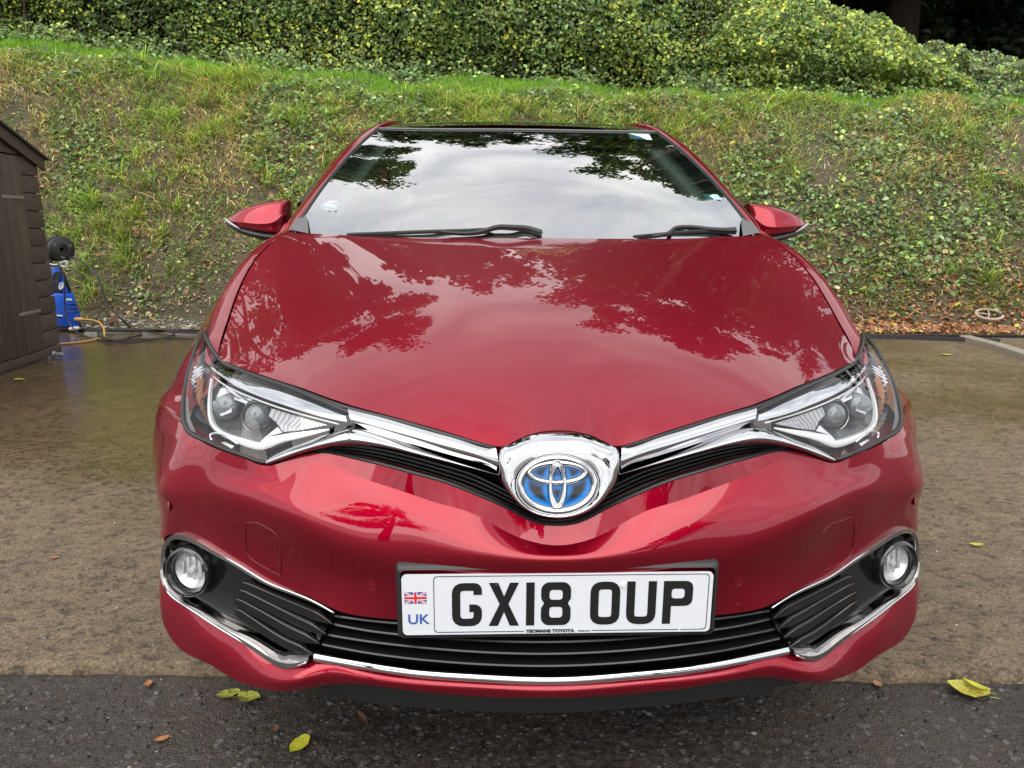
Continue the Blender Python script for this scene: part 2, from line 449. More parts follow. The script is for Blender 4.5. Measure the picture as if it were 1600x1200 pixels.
# loose aggregate on the asphalt
def stones(name, c, s, cols, mat_, flat=.42):
    base = np.array([(0, 0, 1), (.9, 0, .25), (.2, .85, .3), (-.75, .5, .2), (-.7, -.55, .3), (.3, -.85, .2), (.1, .1, -.5)], float)
    T = np.array([(0, 1, 2), (0, 2, 3), (0, 3, 4), (0, 4, 5), (0, 5, 1), (6, 2, 1), (6, 3, 2), (6, 4, 3), (6, 5, 4), (6, 1, 5)])
    N = len(c); a = RNG.uniform(0, 6.283, N); jit = RNG.uniform(.7, 1.25, (N, 7, 3))
    V = base[None] * jit * s[:, None, None]; V[..., 2] *= flat
    x = V[..., 0] * np.cos(a)[:, None] - V[..., 1] * np.sin(a)[:, None]; y = V[..., 0] * np.sin(a)[:, None] + V[..., 1] * np.cos(a)[:, None]
    V = np.stack([x, y, V[..., 2]], -1) + c[:, None]
    F = (T[None] + (np.arange(N) * 7)[:, None, None]).reshape(-1, 3)
    return raw_mesh(name, V.reshape(-1, 3), F, mat_, np.repeat(cols, 7, 0))
M['stone'] = mat('stone', (.2, .2, .2), .7)
t = NT(M['stone']); at = t.n('ShaderNodeAttribute', attribute_name='tint'); nz = t.noise(90, 4, .6)
t.l(t.mix(.5, at.outputs['Color'], t.mix(1., at.outputs['Color'], t.ramp(nz.outputs[0], [(.3, (.5, .5, .5)), (.7, (1.5, 1.5, 1.5))]), 'MULTIPLY')), t.b.inputs['Base Color'])
N = 46000
c = np.stack([RNG.uniform(-1.7, 1.7, N), RNG.uniform(.75, 1.62, N), np.full(N, -.0312)], 1)
c = c[c[:, 1] < SLAB_NEAR[0][1] + k * (c[:, 0] - SLAB_NEAR[0][0]) - .01]; N = len(c)
s = np.clip(RNG.lognormal(-6.05, .62, N), .0008, .011)
pal = np.array([(.028, .026, .026), (.04, .036, .034), (.062, .052, .045), (.048, .045, .044), (.085, .085, .09), (.10, .074, .057), (.022, .022, .023), (.24, .22, .2)])
st = stones('asphalt_aggregate', c, s, pal[RNG.choice(8, N, p=[.23, .22, .17, .14, .08, .05, .09, .02])] * RNG.uniform(.5, 1.05, (N, 1)), M['stone'])
tag(st, 'loose dark grit and small stones on the asphalt', kind='stuff')

N = 5200; x = RNG.uniform(-2.2, 2.2, N); y = SLAB_NEAR[0][1] + k * (x - SLAB_NEAR[0][0]) + .012 + RNG.beta(1, 3.2, N) * 2.4
c = np.stack([x, y, np.full(N, .0006)], 1); s = np.clip(RNG.lognormal(-6.3, .55, N), .0007, .007)
tag(stones('slab_grit', c, s, pal[RNG.choice(8, N)] * 1.3 * RNG.uniform(.7, 1.6, (N, 1)), M['stone'], .5), 'scattered grit and small stones on the concrete', kind='stuff')
# ---- bank terrain
def bank_tables():
    Xc, Zc, Xb, Zb = [], [], [], []
    for px, r in ((-500, 45), (0, 84), (250, 113), (550, 141), (800, 152), (1100, 162), (1600, 168), (2100, 172)):
        q = G_at_y(px, r, 9.7); Xc.append(q[0]); Zc.append(q[2])
    for px, r in ((-500, 20), (0, 65), (100, 75), (275, 102), (500, 120), (800, 137), (1100, 155), (1550, 162), (2100, 166)):
        q = G_at_y(px, r, 11.4); Xb.append(q[0]); Zb.append(q[2])
    return Xc, Zc, Xb, Zb
_Xc, _Zc, _Xb, _Zb = bank_tables()
def terrain(x, y):
    x = np.asarray(x, float); y = np.asarray(y, float)
    hc, hb = np.interp(x, _Xc, _Zc), np.interp(x, _Xb, _Zb)
    foot = 7.45 + .12 * np.sin(x * .9)
    u = np.clip((y - foot) / (9.7 - foot), 0, 1)
    prof = u * 1.12 - .12 * u ** 3 + .05 * np.sin(u * np.pi)
    z = .03 + .04 * smoothstep(6.9, 7.6, y) + (hc - .07) * prof / (1.0)
    z = np.where(y > 9.7, hc + (hb - hc) * np.clip((y - 9.7) / 1.7, 0, 1.0), z)
    z = np.where(y > 11.4, hb + (y - 11.4) * .06, z)
    p = np.stack([x * 1.3, y * 1.3, z * 0], -1).reshape(-1, 3); q = np.stack([x * 4, y * 4, z * 0], -1).reshape(-1, 3)
    lump = (fbm(p, 3, 9).reshape(x.shape) - .5) * .34 + (fbm(q, 2, 19).reshape(x.shape) - .5) * .10
    return z + lump * smoothstep(7.3, 8.0, y)
gx, gy = np.meshgrid(np.linspace(-22, 22, 260), np.concatenate([np.linspace(6.90, 12, 120), np.linspace(12.5, 45, 18)]))
gz = terrain(gx, gy)
bank = MB().grid(np.stack([gx, gy, gz], -1)).build('grass_bank', M['soil'], angle=180)
tag(bank, 'steep overgrown earth bank behind the parking slab', kind='structure')

# ---- foliage materials and card builders
def leaf_mat(name, rough=.5, trans=.35, spec=.4):
    m = mat(name, (.05, .1, .03), rough, spec=spec); t = NT(m)
    at = t.n('ShaderNodeAttribute', attribute_name='tint')
    t.l(at.outputs['Color'], t.b.inputs['Base Color'])
    tr = t.n('ShaderNodeBsdfTranslucent'); t.l(t.mix(1., at.outputs['Color'], (1.2, 1.3, .6), 'MULTIPLY'), tr.inputs[0])
    mx = t.n('ShaderNodeMixShader', {0: trans}); o = t.t.nodes['Material Output']
    t.l(t.b.outputs[0], mx.inputs[1]); t.l(tr.outputs[0], mx.inputs[2]); t.l(mx.outputs[0], o.inputs[0])
    return m
M['leaf'] = leaf_mat('leaf', .48); M['blade'] = leaf_mat('grass_blade', .6, .4, .3)
M['dead'] = leaf_mat('dead_leaf', .55, .2, .45)
M['bark'] = mat('bark', (.06, .045, .035), .9)
t = NT(M['bark']); nz = t.noise(14, 6, .7); t.l(t.ramp(nz.outputs[0], [(.3, (.025, .02, .016)), (.7, (.10, .08, .06))]), t.b.inputs['Base Color']); t.l(t.bump(nz.outputs[0], 1, .04), t.b.inputs['Normal'])

LEAF = np.array([(0, 0, 0), (.30, .30, .07), (.27, .65, .05), (0, 1, -.10), (-.27, .65, .05), (-.30, .30, .07)])
LEAF_F = np.array([(0, 1, 2, 3), (0, 3, 4, 5)])
def unit(v): return v / (np.linalg.norm(v, axis=-1, keepdims=True) + 1e-9)
def leaves(name, c, nrm, size, cols, mat_, parent=None, width=1.0, shape=LEAF, faces=LEAF_F, up=None):
    N = len(c); nrm = unit(nrm)
    t_ = RNG.normal(size=(N, 3)) if up is None else up + RNG.normal(size=(N, 3)) * .5
    t_ = unit(t_ - nrm * (t_ * nrm).sum(1)[:, None]); b = np.cross(t_, nrm)
    V = c[:, None] + size[:, None, None] * (shape[None, :, 0, None] * width * b[:, None] + (shape[None, :, 1, None] - .5) * t_[:, None] + shape[None, :, 2, None] * nrm[:, None])
    k = len(shape); F = (faces[None] + (np.arange(N) * k)[:, None, None]).reshape(-1, faces.shape[1])
    return raw_mesh(name, V.reshape(-1, 3), F, mat_, np.repeat(cols, k, 0), parent=parent)
def pick(pal, p, N, jit=.25):
    pal = np.array(pal); p = np.array(p, float); p /= p.sum()
    return pal[RNG.choice(len(pal), N, p=p)] * RNG.uniform(1 - jit, 1 + jit, (N, 1)) * RNG.uniform(.92, 1.08, (N, 3))

def in_view(x, y, z, m=60):
    d = np.stack([x, y, z - CAM_H], -1); D = d @ _fw
    u = F_PX * (d @ _rx) / D + 800; v = F_PX * (d @ _dx) / D + 600
    return (u > -m * 9) & (u < 1600 + m * 9) & (v > -m * 3) & (v < 1200)

# grass
def blades(name, c, h, lean, w, cols, tipcol):
    """c (N,3) roots; lean (N,3) horizontal vector; 3-segment strip"""
    N = len(c); side = unit(np.cross(lean + np.array([1e-3, 0, 0]), [0, 0, 1.0]) + RNG.normal(size=(N, 3)) * .3) * w[:, None]
    up = np.array([0, 0, 1.0]); out = []
    for tt, ww in ((0, 1), (.5, .8), (.85, .45)):
        ctr = c + up * (h * (tt - .35 * tt * tt * np.linalg.norm(lean, axis=1)))[:, None] + lean * (h * tt * tt)[:, None]
        out += [ctr - side * ww, ctr + side * ww]
    tt = 1.0
    ctr = c + up * (h * (tt - .35 * np.linalg.norm(lean, axis=1)))[:, None] + lean * h[:, None]
    out.append(ctr)
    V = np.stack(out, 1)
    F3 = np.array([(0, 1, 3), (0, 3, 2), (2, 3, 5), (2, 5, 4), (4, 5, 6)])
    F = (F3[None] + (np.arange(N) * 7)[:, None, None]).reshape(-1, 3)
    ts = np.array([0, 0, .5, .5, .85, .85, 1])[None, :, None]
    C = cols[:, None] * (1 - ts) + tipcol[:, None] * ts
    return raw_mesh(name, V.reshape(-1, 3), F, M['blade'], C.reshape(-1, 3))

def scatter(N, y0, y1, x0=-11.5, x1=11.5):
    x = RNG.uniform(x0, x1, N); y = RNG.uniform(y0, y1, N); z = terrain(x, y)
    k = in_view(x, y, z); return x[k], y[k], z[k]
# matted short growth over the whole slope
x, y, z = scatter(125000, 7.42, 9.95); N = len(x)
pn = fbm(np.stack([x * 1.4, y * 1.4, x * 0], 1), 3, 91)
bare = (fbm(np.stack([x * .8, y * 1.1, x * 0], 1), 3, 17) > .62) | (y < 7.95) & (pn > .40)
k_ = RNG.uniform(0, 1, N) > bare * .75; x, y, z, pn = x[k_], y[k_], z[k_], pn[k_]; N = len(x)
a = RNG.uniform(0, 6.283, N); lean = np.stack([np.cos(a), np.sin(a) - .3, 0 * a], 1) * RNG.uniform(.5, 1.5, (N, 1))
mg = pick([(.15, .21, .06), (.21, .27, .085), (.28, .31, .12), (.12, .17, .06)], [3, 3, 2, 2], N); ms = pick([(.42, .32, .20), (.32, .22, .14), (.54, .45, .28), (.24, .15, .10)], [3, 3, 2, 2], N)
isd = (RNG.uniform(0, 1, N) < np.clip((pn - .36) * 3.2, .20, .8))[:, None]
mc = np.where(isd, ms, mg) * np.clip(RNG.lognormal(0, .42, (N, 1)), .35, 2.2)
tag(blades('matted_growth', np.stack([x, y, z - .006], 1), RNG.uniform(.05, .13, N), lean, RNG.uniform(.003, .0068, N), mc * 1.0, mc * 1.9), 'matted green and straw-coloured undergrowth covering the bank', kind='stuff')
# arching tussocks of longer grass
x, y, z = scatter(3600, 7.6, 9.9)
pn = fbm(np.stack([x * .9, y * .9, x * 0], 1), 3, 31)
keep = RNG.uniform(0, 1, len(x)) < np.clip((pn - .40) * 4.5, .06, 1) * np.where(x > 2.0, .45, 1)
x, y, z = x[keep], y[keep], z[keep]
nb = 22; N = len(x) * nb
cx = np.repeat(x, nb) + RNG.normal(0, .04, N); cy = np.repeat(y, nb) + RNG.normal(0, .03, N)
c = np.stack([cx, cy, terrain(cx, cy) - .01], 1)
h = np.repeat(RNG.uniform(.12, .30, len(x)), nb) * RNG.uniform(.6, 1.25, N)
a = RNG.uniform(0, 6.283, N); lean = np.stack([np.cos(a), np.sin(a) - .6, 0 * a], 1) * RNG.uniform(.5, 1.3, (N, 1))
tone = np.repeat(RNG.uniform(.75, 1.3, len(x)), nb)[:, None]
green = pick([(.13, .20, .04), (.18, .25, .055), (.25, .30, .09), (.10, .155, .04)], [3, 3, 2, 1.5], N) * tone
straw = pick([(.46, .38, .20), (.36, .28, .15)], [1, 1], N)
isd = (RNG.uniform(0, 1, N) < np.repeat(np.where(RNG.uniform(0, 1, len(x)) > .82, .6, .10), nb))[:, None]
vv_ = np.clip(RNG.lognormal(.1, .38, (N, 1)), .4, 2.2)
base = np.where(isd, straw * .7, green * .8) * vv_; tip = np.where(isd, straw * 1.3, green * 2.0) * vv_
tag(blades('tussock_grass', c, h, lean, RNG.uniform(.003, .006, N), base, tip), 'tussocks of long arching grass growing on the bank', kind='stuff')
# bright mown grass strip along the crest
x, y, z = scatter(80000, 9.5, 11.6)
rr = np.interp(x, [-9, -5, -1, 1, 4, 9], [1, 1, .9, .75, .55, .5]); k_ = RNG.uniform(0, 1, len(x)) < rr
x, y, z = x[k_], y[k_], z[k_]; N = len(x)
a = RNG.uniform(0, 6.283, N); lean = np.stack([np.cos(a), np.sin(a), 0 * a], 1) * RNG.uniform(.1, .6, (N, 1))
gcol = pick([(.17, .36, .03), (.21, .40, .04), (.13, .28, .03), (.26, .36, .06)], [3, 3, 2, 1], N)
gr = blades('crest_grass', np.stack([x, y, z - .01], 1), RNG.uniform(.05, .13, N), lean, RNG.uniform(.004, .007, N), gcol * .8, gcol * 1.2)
tag(gr, 'bright green short grass along the top of the bank', kind='stuff')
# broad-leaved ground cover
def ground_cover(name, label, N, y0, y1, pal, p, s0, s1, seed, thr, lift=.09, bias=None, mat_='leaf', cl=7):
    x, y, z = scatter(N, y0, y1)
    pn = fbm(np.stack([x * 1.1, y * 1.1, x * 0], 1), 3, seed)
    if bias is not None: pn = pn + bias(x, y)
    k = pn > thr; x, y, z = x[k], y[k], z[k]
    n = len(x) * cl; X = np.repeat(x, cl) + RNG.normal(0, .07, n); Y = np.repeat(y, cl) + RNG.normal(0, .07, n)
    zz = terrain(X, Y) + np.repeat(RNG.uniform(.2, 1, len(x)), cl) * RNG.uniform(.1, 1.2, n) * lift
    nr = np.stack([RNG.normal(0, .5, n), RNG.normal(-.55, .4, n), RNG.uniform(.3, 1.2, n)], 1)
    tone = np.repeat(RNG.uniform(.7, 1.3, len(x)), cl)[:, None]
    o = leaves(name, np.stack([X, Y, zz], 1), nr, RNG.uniform(s0, s1, n), pick(pal, p, n) * tone * np.clip(RNG.lognormal(.26, .45, (n, 1)), .42, 2.6), M[mat_])
    return tag(o, label, kind='stuff')
GREENS = [(.085, .14, .055), (.12, .18, .065), (.17, .24, .075), (.13, .175, .10), (.26, .29, .08), (.23, .17, .10)]
ground_cover('bramble_cover', 'dark bramble and nettle leaves creeping over the bank', 5200, 7.6, 9.75, GREENS, [3, 3, 2, 2.5, .8, .5], .03, .08, 41, .535, .15,
             lambda x, y: .10 * smoothstep(8.9, 9.7, y) + .03 * (x > 2), cl=11)
ground_cover('small_weed_cover', 'small pale green weeds among the grass on the bank', 4800, 7.5, 9.8, [(.15, .22, .06), (.20, .27, .07), (.11, .17, .06)], [2, 1, 2], .022, .05, 57, .46, .07,
             lambda x, y: .06 * (x > 2.0))
ground_cover('dry_litter', 'brown dead stems and leaves lying in the bank grass', 2600, 7.45, 9.7, [(.22, .11, .06), (.27, .17, .10), (.14, .08, .05), (.38, .27, .18)], [2, 2, 2, 1], .03, .075, 71, .44, .05,
             lambda x, y: .10 * smoothstep(1.5, 4, x) * smoothstep(9.2, 8.2, y), 'dead', 4)
ground_cover('crest_weeds', 'low leafy weeds at the foot of the hedge', 1500, 11.0, 11.6, GREENS, [2, 3, 2.5, 1, .6, .2], .05, .10, 83, .35, .30)
# thin dead stems
mb = MB()
x, y, z = scatter(420, 7.6, 9.6)
for i in range(len(x)):
    L = random.uniform(.2, .6); a = random.uniform(0, 6.28); d = np.array([math.cos(a), math.sin(a) * .5 - .2, random.uniform(.1, .9)]); d /= np.linalg.norm(d)
    p0 = np.array([x[i], y[i], z[i]]); p2 = p0 + d * L - np.array([0, 0, .1 * L]); p1 = p0 + d * L * .55 + np.array([0, 0, .06 * L])
    mb.tube(np.array([p0, p1, p2]), .0022, 3)
tag(mb.build('dead_stems', mat('straw_stem', (.24, .18, .11), .8), recalc=False), 'thin dry stems sticking out of the bank', kind='stuff')

# ---- hedge along the top
def bush(name, label, cat, x0, x1, yb, depth, topf, pal, p, N, s0, s1, seed, group=None):
    xm = (x0 + x1) / 2; zb = float(terrain(np.array([xm]), np.array([yb]))[0])
    e_ = empty(name, (xm, yb, zb)); tag(e_, label, cat, group)
    # lumpy front/top shell: points in the (x, height) sheet pushed in and out by noise
    n = N; X = RNG.uniform(x0, x1, n); H = topf(X)
    v = RNG.uniform(0, 1, n) ** .9; dpt = RNG.uniform(0, 1, n) ** 1.8
    bulge = (fbm(np.stack([X * .75, v * 2.2 + seed, X * 0], 1), 3, seed) - .5) * 1.5 + (fbm(np.stack([X * 2.6, v * 6 + seed, X * 0], 1), 2, seed + 5) - .5) * .7
    endr = smoothstep(0, .7, X - x0) * smoothstep(0, .7, x1 - X)
    Y = yb + depth * .5 - bulge * .55 - depth * .5 * np.sin(np.pi * np.clip(v * .92 + .04, 0, 1)) ** .6 * (.4 + .6 * endr) + dpt * depth * .75
    hh = v * H * (.75 + .25 * endr) + (fbm(np.stack([X * 2.2, Y * 2.2, X * 0], 1), 2, seed + 3) - .5) * .45 * v
    Z = terrain(X, np.minimum(Y, yb + .4)) + hh + .02
    nr = np.stack([RNG.normal(0, .55, n), RNG.normal(-.8, .5, n), RNG.normal(.55, .45, n)], 1)
    pn = fbm(np.stack([X * 1.1, Z * 1.6, X * 0 + seed], 1), 3, seed + 20)
    w = np.array(p, float); w /= w.sum(); warm = (pn > .52)
    pal = np.array(pal); col = pick(pal, w, n, .3)
    yel = pick([(.32, .38, .07), (.42, .43, .08), (.26, .33, .07), (.58, .48, .07)], [3, 2, 3, .35], n, .25)
    use = (RNG.uniform(0, 1, n) < np.where(warm, .40, .12))[:, None]
    col = np.where(use, yel, col) * np.clip(RNG.lognormal(.22, .40, (n, 1)), .45, 2.3)
    c = np.stack([X - xm, Y - yb, Z - zb], 1)
    f = leaves('foliage', c, nr, s0 * .85 + (s1 * 1.25 - s0) * RNG.beta(1.6, 3.0, n), col, M['leaf'], e_); f['kind'] = 'stuff'
    mb = MB()
    for i in range(int((x1 - x0) * 9)):
        q = np.array([random.uniform(x0, x1) - xm, random.uniform(.35, depth * .8), 0]); Lh = float(topf(np.array([q[0] + xm]))[0]) * random.uniform(.5, .95)
        pts = [q]
        for s_ in range(3): pts.append(pts[-1] + np.array([random.uniform(-.25, .25), random.uniform(-.2, .12), Lh / 3]))
        mb.tube(np.array(pts), random.uniform(.007, .018), 4, scale=[1, .8, .6, .3])
    b_ = mb.build('branches', M['bark'], e_, recalc=False); b_['kind'] = 'stuff'
    # inner core sheet, its dark colour stands for shade between the leaves
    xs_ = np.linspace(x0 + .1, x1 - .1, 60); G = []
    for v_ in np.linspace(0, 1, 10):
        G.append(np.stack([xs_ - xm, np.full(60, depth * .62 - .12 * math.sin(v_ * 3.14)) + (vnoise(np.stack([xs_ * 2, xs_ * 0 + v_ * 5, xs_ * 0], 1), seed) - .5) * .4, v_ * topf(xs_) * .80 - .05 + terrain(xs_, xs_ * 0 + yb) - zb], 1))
    MB().grid(np.array(G)).build('shade_core', M['shade_core'], e_, angle=180)
    return e_
M['shade_core'] = mat('shade_core', (.02, .024, .012), .95, spec=.1)
t = NT(M['shade_core']); nz = t.noise(22, 6, .75); t.l(t.ramp(nz.outputs[0], [(.35, (.018, .022, .011)), (.7, (.07, .078, .03))]), t.b.inputs['Base Color']); t.l(t.bump(nz.outputs[0], 1, .1), t.b.inputs['Normal'])
HP = [(.09, .145, .045), (.13, .195, .055), (.18, .25, .07), (.11, .16, .08), (.22, .28, .09)]
def top_main(X): return 2.75 + .35 * np.sin(X * .8 + 1) + .2 * np.sin(X * 2.1) - 0 * X
def row_top(X, yref, rows):
    xs_, zs_ = [], []
    for px, r in rows:
        q = G_at_y(px, r, yref); xs_.append(q[0]); zs_.append(q[2])
    return np.interp(X, xs_, zs_) - terrain(X, X * 0 + yref)
bush('hedge', 'tall green and yellow bramble hedge on top of the bank', 'hedge', -10.5, 3.4, 11.35, 1.5, top_main, HP, [3, 3.2, 2, 2, .8], 92000, .038, .092, 3)
bush('bush', 'yellowing rounded bush at the right end of the tall hedge', 'bush', 2.9, 7.2, 11.3, 1.4,
     lambda X: row_top(X, 11.6, ((1080, -40), (1200, -20), (1300, 2), (1345, 20), (1390, 30), (1430, 55), (1480, 84), (1530, 118))), HP, [2, 3, 3, 1.5, 1], 30000, .038, .09, 8)
bush('bush', 'lower grey-green bush in front of dark trees at far right', 'bush', 5.9, 10.6, 11.3, 1.3,
     lambda X: row_top(X, 11.6, ((1380, 60), (1425, 52), (1465, 54), (1510, 62), (1575, 78), (1640, 95), (1900, 110))), [(.12, .165, .09), (.15, .20, .11), (.19, .24, .12), (.24, .18, .11)], [3, 3, 2, .5], 26000, .038, .09, 14)

# ---- trees
M['bark_dark'] = mat('dark_bark', (.014, .011, .009), .95, spec=.1)
t = NT(M['bark_dark']); nz = t.noise(9, 6, .7); t.l(t.ramp(nz.outputs[0], [(.3, (.007, .005, .004)), (.7, (.024, .018, .014))]), t.b.inputs['Base Color']); t.l(t.bump(nz.outputs[0], 1, .05), t.b.inputs['Normal'])
def tree(name, label, x, y, h, r, crown_lo, N, pal, p, seed, cat='tree', group=None, lean=0., dark=False, ls=(.15, .30)):
    rs = random.Random(seed); g_ = np.random.default_rng(seed)
    zb = float(terrain(np.array([x]), np.array([y]))[0]) if y > 6.9 else -.03
    e_ = empty(name, (x, y, zb)); tag(e_, label, cat, group)
    tr = MB(); pts = np.array([(0, 0, -.2), (lean * .2, .05, h * .3), (lean * .5, -.05, h * .6), (lean, 0, h * .92)])
    tr.tube(spl(pts, 10), h * .022, 10, scale=np.linspace(1.25, .25, 10))
    tips = []
    br = MB()
    for i in range(34):
        f = rs.uniform(crown_lo, .95); a = rs.uniform(0, 6.283); p0 = np.array([lean * f, 0, h * f])
        L = r * (1.05 - .65 * max(0, (f - crown_lo) / (1 - crown_lo)) ** 1.5) * rs.uniform(.65, 1.1)
        d = np.array([math.cos(a), math.sin(a), rs.uniform(.1, .7)]); p1 = p0 + d * L * .5 + np.array([0, 0, .05 * L]); p2 = p0 + d * L * np.array([1, 1, .75])
        br.tube(spl([p0, p1, p2], 6), h * .006, 5, scale=np.linspace(1, .2, 6))
        for k in range(5):
            q = p0 + (p2 - p0) * rs.uniform(.45, 1.05); tips.append((q, L * rs.uniform(.18, .34)))
            e2 = q + np.array([rs.uniform(-1, 1), rs.uniform(-1, 1), rs.uniform(-.4, .6)]) * L * .3
            br.tube(np.array([q, (q + e2) / 2 + [0, 0, .05], e2]), h * .0018, 3, scale=[1, .7, .3]); tips.append((e2, L * rs.uniform(.14, .26)))
    bk_ = M['bark_dark'] if pal is DP else M['bark']
    tr.build('trunk', bk_, e_, recalc=False)
    b_ = br.build('branches', bk_, e_, recalc=False); b_['kind'] = 'stuff'
    C = np.array([q for q, _ in tips]); Rr = np.array([q for _, q in tips])
    k = g_.choice(len(C), N, p=Rr ** 2 / (Rr ** 2).sum())
    d = unit(g_.normal(size=(N, 3))) * (g_.uniform(0, 1, (N, 1)) ** .5) * np.array([1, 1, .7])
    c = C[k] + d * Rr[k][:, None]
    tone = g_.uniform(.7, 1.3, len(C))[k][:, None]
    f = leaves('crown', c, np.stack([g_.normal(0, .6, N), g_.normal(0, .6, N), g_.uniform(.2, 1.2, N)], 1), g_.uniform(ls[0], ls[1], N), pick(pal, p, N) * tone, M['leaf'], e_)
    f['kind'] = 'stuff'
    return e_
TP = [(.03, .055, .018), (.045, .08, .022), (.06, .09, .025), (.12, .11, .03)]
DP = [(.012, .022, .010), (.02, .03, .013), (.03, .04, .017), (.06, .05, .02)]
tree('tree', 'tall broadleaf tree above the hedge on the left', -5.6, 15.0, 13.0, 3.8, .22, 20000, TP, [3, 3, 2, .6], 2)
tree('tree', 'broadleaf tree standing behind the hedge beyond the car roof', -.6, 17.5, 8.4, 3.0, .30, 15000, TP, [3, 3, 2, .6], 3)
tree('tree', 'spreading tree behind the bush, right of the hedge middle', 5.0, 15.6, 12.8, 3.9, .22, 20000, TP, [3, 3, 2, .6], 4)
tree('tree', 'thick brown trunk of the dark tree at top right', 7.35, 14.6, 12.5, 3.2, .30, 18000, DP, [3, 3, 2, .4], 5)
tree('tree', 'dark evergreen tree at the far right corner behind the low bush', 11.6, 15.2, 10, 3.4, .04, 20000, DP, [3, 3, 2, .4], 6)
tree('tree', 'broadleaf tree at the far left behind the hedge', -11.5, 14.8, 11, 3.4, .2, 9000, TP, [3, 3, 2, .6], 7)
tree('tree', 'dark tree filling the gap between trunk and hedge', 6.9, 19.5, 9, 3.8, .02, 26000, DP, [3, 3, 2, .4], 8)
tree('tree', 'dark tree far back between the two right-hand trees', 13.5, 20.5, 9.5, 4.4, .02, 26000, DP, [3, 3, 2, .4], 9)
tree('tree', 'dark evergreen tree behind the yellowing rounded bush', 4.6, 18.5, 9, 3.4, .0, 26000, DP, [3, 3, 2, .4], 21)
tree('tree', 'dark evergreen tree behind the thick brown trunk', 9.6, 17.8, 9, 3.4, .0, 26000, DP, [3, 3, 2, .4], 22)
for (x_, y_, h_, lb_) in ((-9.0, 16.5, 6.8, 'unseen dark evergreen added behind the hedge at the far left'), (-5.2, 17.5, 6.6, 'unseen dark evergreen added behind the hedge above the left door mirror'), (-1.8, 16.2, 5.6, 'unseen low evergreen added behind the hedge above the car roof'), (1.6, 16.8, 5.8, 'unseen low evergreen added behind the hedge right of the roof')):
    tree('tree', lb_, x_, y_, h_, 2.9, .0, 15000, DP, [3, 3, 2, .4], int(abs(x_) * 10))  # unseen fill trees, added to darken the reflection in the rear bonnet
# the trees across the yard, seen only as reflections in the bumper
tree('tree', 'bare-branched tree across the yard behind the photographer', -4.3, -9.5, 9.5, 2.6, .3, 5200, TP, [3, 3, 2, .6], 12)
tree('tree', 'small tree across the yard to the right of the bare one', 5.8, -12.5, 8.0, 2.6, .3, 7000, TP, [3, 3, 2, .6], 13)
# =================================================================== THE CAR (axes: x across, y back from the nose, z up)
car = empty('parked_car', (CAR_X, CAR_Y, 0), CAR_YAW)
tag(car, 'dark red five-door hatchback parked nose-on with a white registration plate', 'car')
def part(mb, name, m, parent=None, **k):
    return mb.build(name, M[m] if isinstance(m, str) else m, parent or car, **k)
def shift(A, d): return np.asarray(A, float) + np.asarray(d, float)

M['blade'] = mat('blade_black', (.012, .012, .013), .22)
M['louvre'] = mat('louvre_black', (.010, .010, .010), .16, 0, .4)
# ---- bonnet
GAP = PL((342, 560, .42), (350, 521, .52), (361, 487, .62), (374, 457, .71), (396, 410, .86), (427, 379, .98), (452, 363, 1.06))
_gy = np.concatenate([[-.2, .2], GAP[:, 1]]); _gx = np.concatenate([[-.66, -.672], GAP[:, 0]])
FE = PL((870, 672, .050), (845, 674, .049), (820, 680.5, .045), (800, 690, .041), (788, 696.5, .038), (781, 698, .037), (762, 695.5, .043), (725, 684.5, .058), (687, 673, .075),
        (650, 663, .088), (612, 652.5, .103), (541, 634, .138), (500, 620.5, .168), (462, 606, .205), (425, 594, .25), (387, 580.5, .305), (360, 569, .365), (342, 560, .42))
FE[0, 0] = 0
_gpy = np.concatenate([[-.1, .05, .2, .3], GAP[:, 1]]); _gp = np.polyfit(_gpy, np.concatenate([[-.655, -.662, -.672, -.680], GAP[:, 0]]), 5)
def gapx(y): return -np.polyval(_gp, y)
zc_y = [0, .05, .10, .20, .35, .50, .70, .85, .97, 1.1]; zc_z = [.680, .709, .738, .786, .845, .892, .944, .978, 1.006, 1.031]
def zc(y): return nat_spline(zc_y, np.array(zc_z)[:, None], np.asarray(y, float).ravel())[:, 0].reshape(np.shape(y))
_dy = np.array([-.1, .05, .15, .30, .42, .52, .62, .71, .86, .98, 1.06, 1.2]); 
_dd = np.concatenate([[.10, .10, .098, .102], zc(GAP[:, 1]) - GAP[:, 2], [-.006]]); _dd[-2] = max(_dd[-2], .004)
_dp = np.polyfit(_dy[:-1], _dd[:-1], 4)
_zp = np.polyfit(zc_y, zc_z, 5)
def zc(y): return np.polyval(_zp, y)
def hood_z(x, y):
    G_ = gapx(y); s = np.abs(x) / G_
    d = np.polyval(_dp, y)
    cre = .0022 * np.exp(-((s - .80) / .10) ** 2) * smoothstep(.15, .5, y)        # soft crease each side
    return zc(y) - d * s ** 2.25 + cre
NU, NV = 121, 46
sv = np.linspace(-1, 1, NU); sv = np.sign(sv) * np.abs(sv) ** 1.0
def front_at(s):
    a = np.abs(s) * .688; fx = -FE[:, 0] * .688 / -FE[-1, 0]
    return np.interp(a, fx, FE[:, 1]), np.interp(a, fx, FE[:, 2])
Hd = np.zeros((NV, NU, 3))
fy, fz = front_at(sv); ry = .965 + .095 * np.abs(sv) ** 2.2
for j, tt in enumerate(np.linspace(0, 1, NV) ** 1.25):
    y = fy + (ry - fy) * tt
    g_ = gapx(y)
    x = sv * g_
    z = hood_z(x, y)
    if j == 0:
        corr = fz - z; _cp = np.polyfit(sv ** 2, corr, 3); cs_m = np.polyval(_cp, sv ** 2)
    z = z + cs_m * (1 - tt) ** 3 + (corr - cs_m) * (1 - tt) ** 16
    Hd[j] = np.stack([x, y, z], -1)
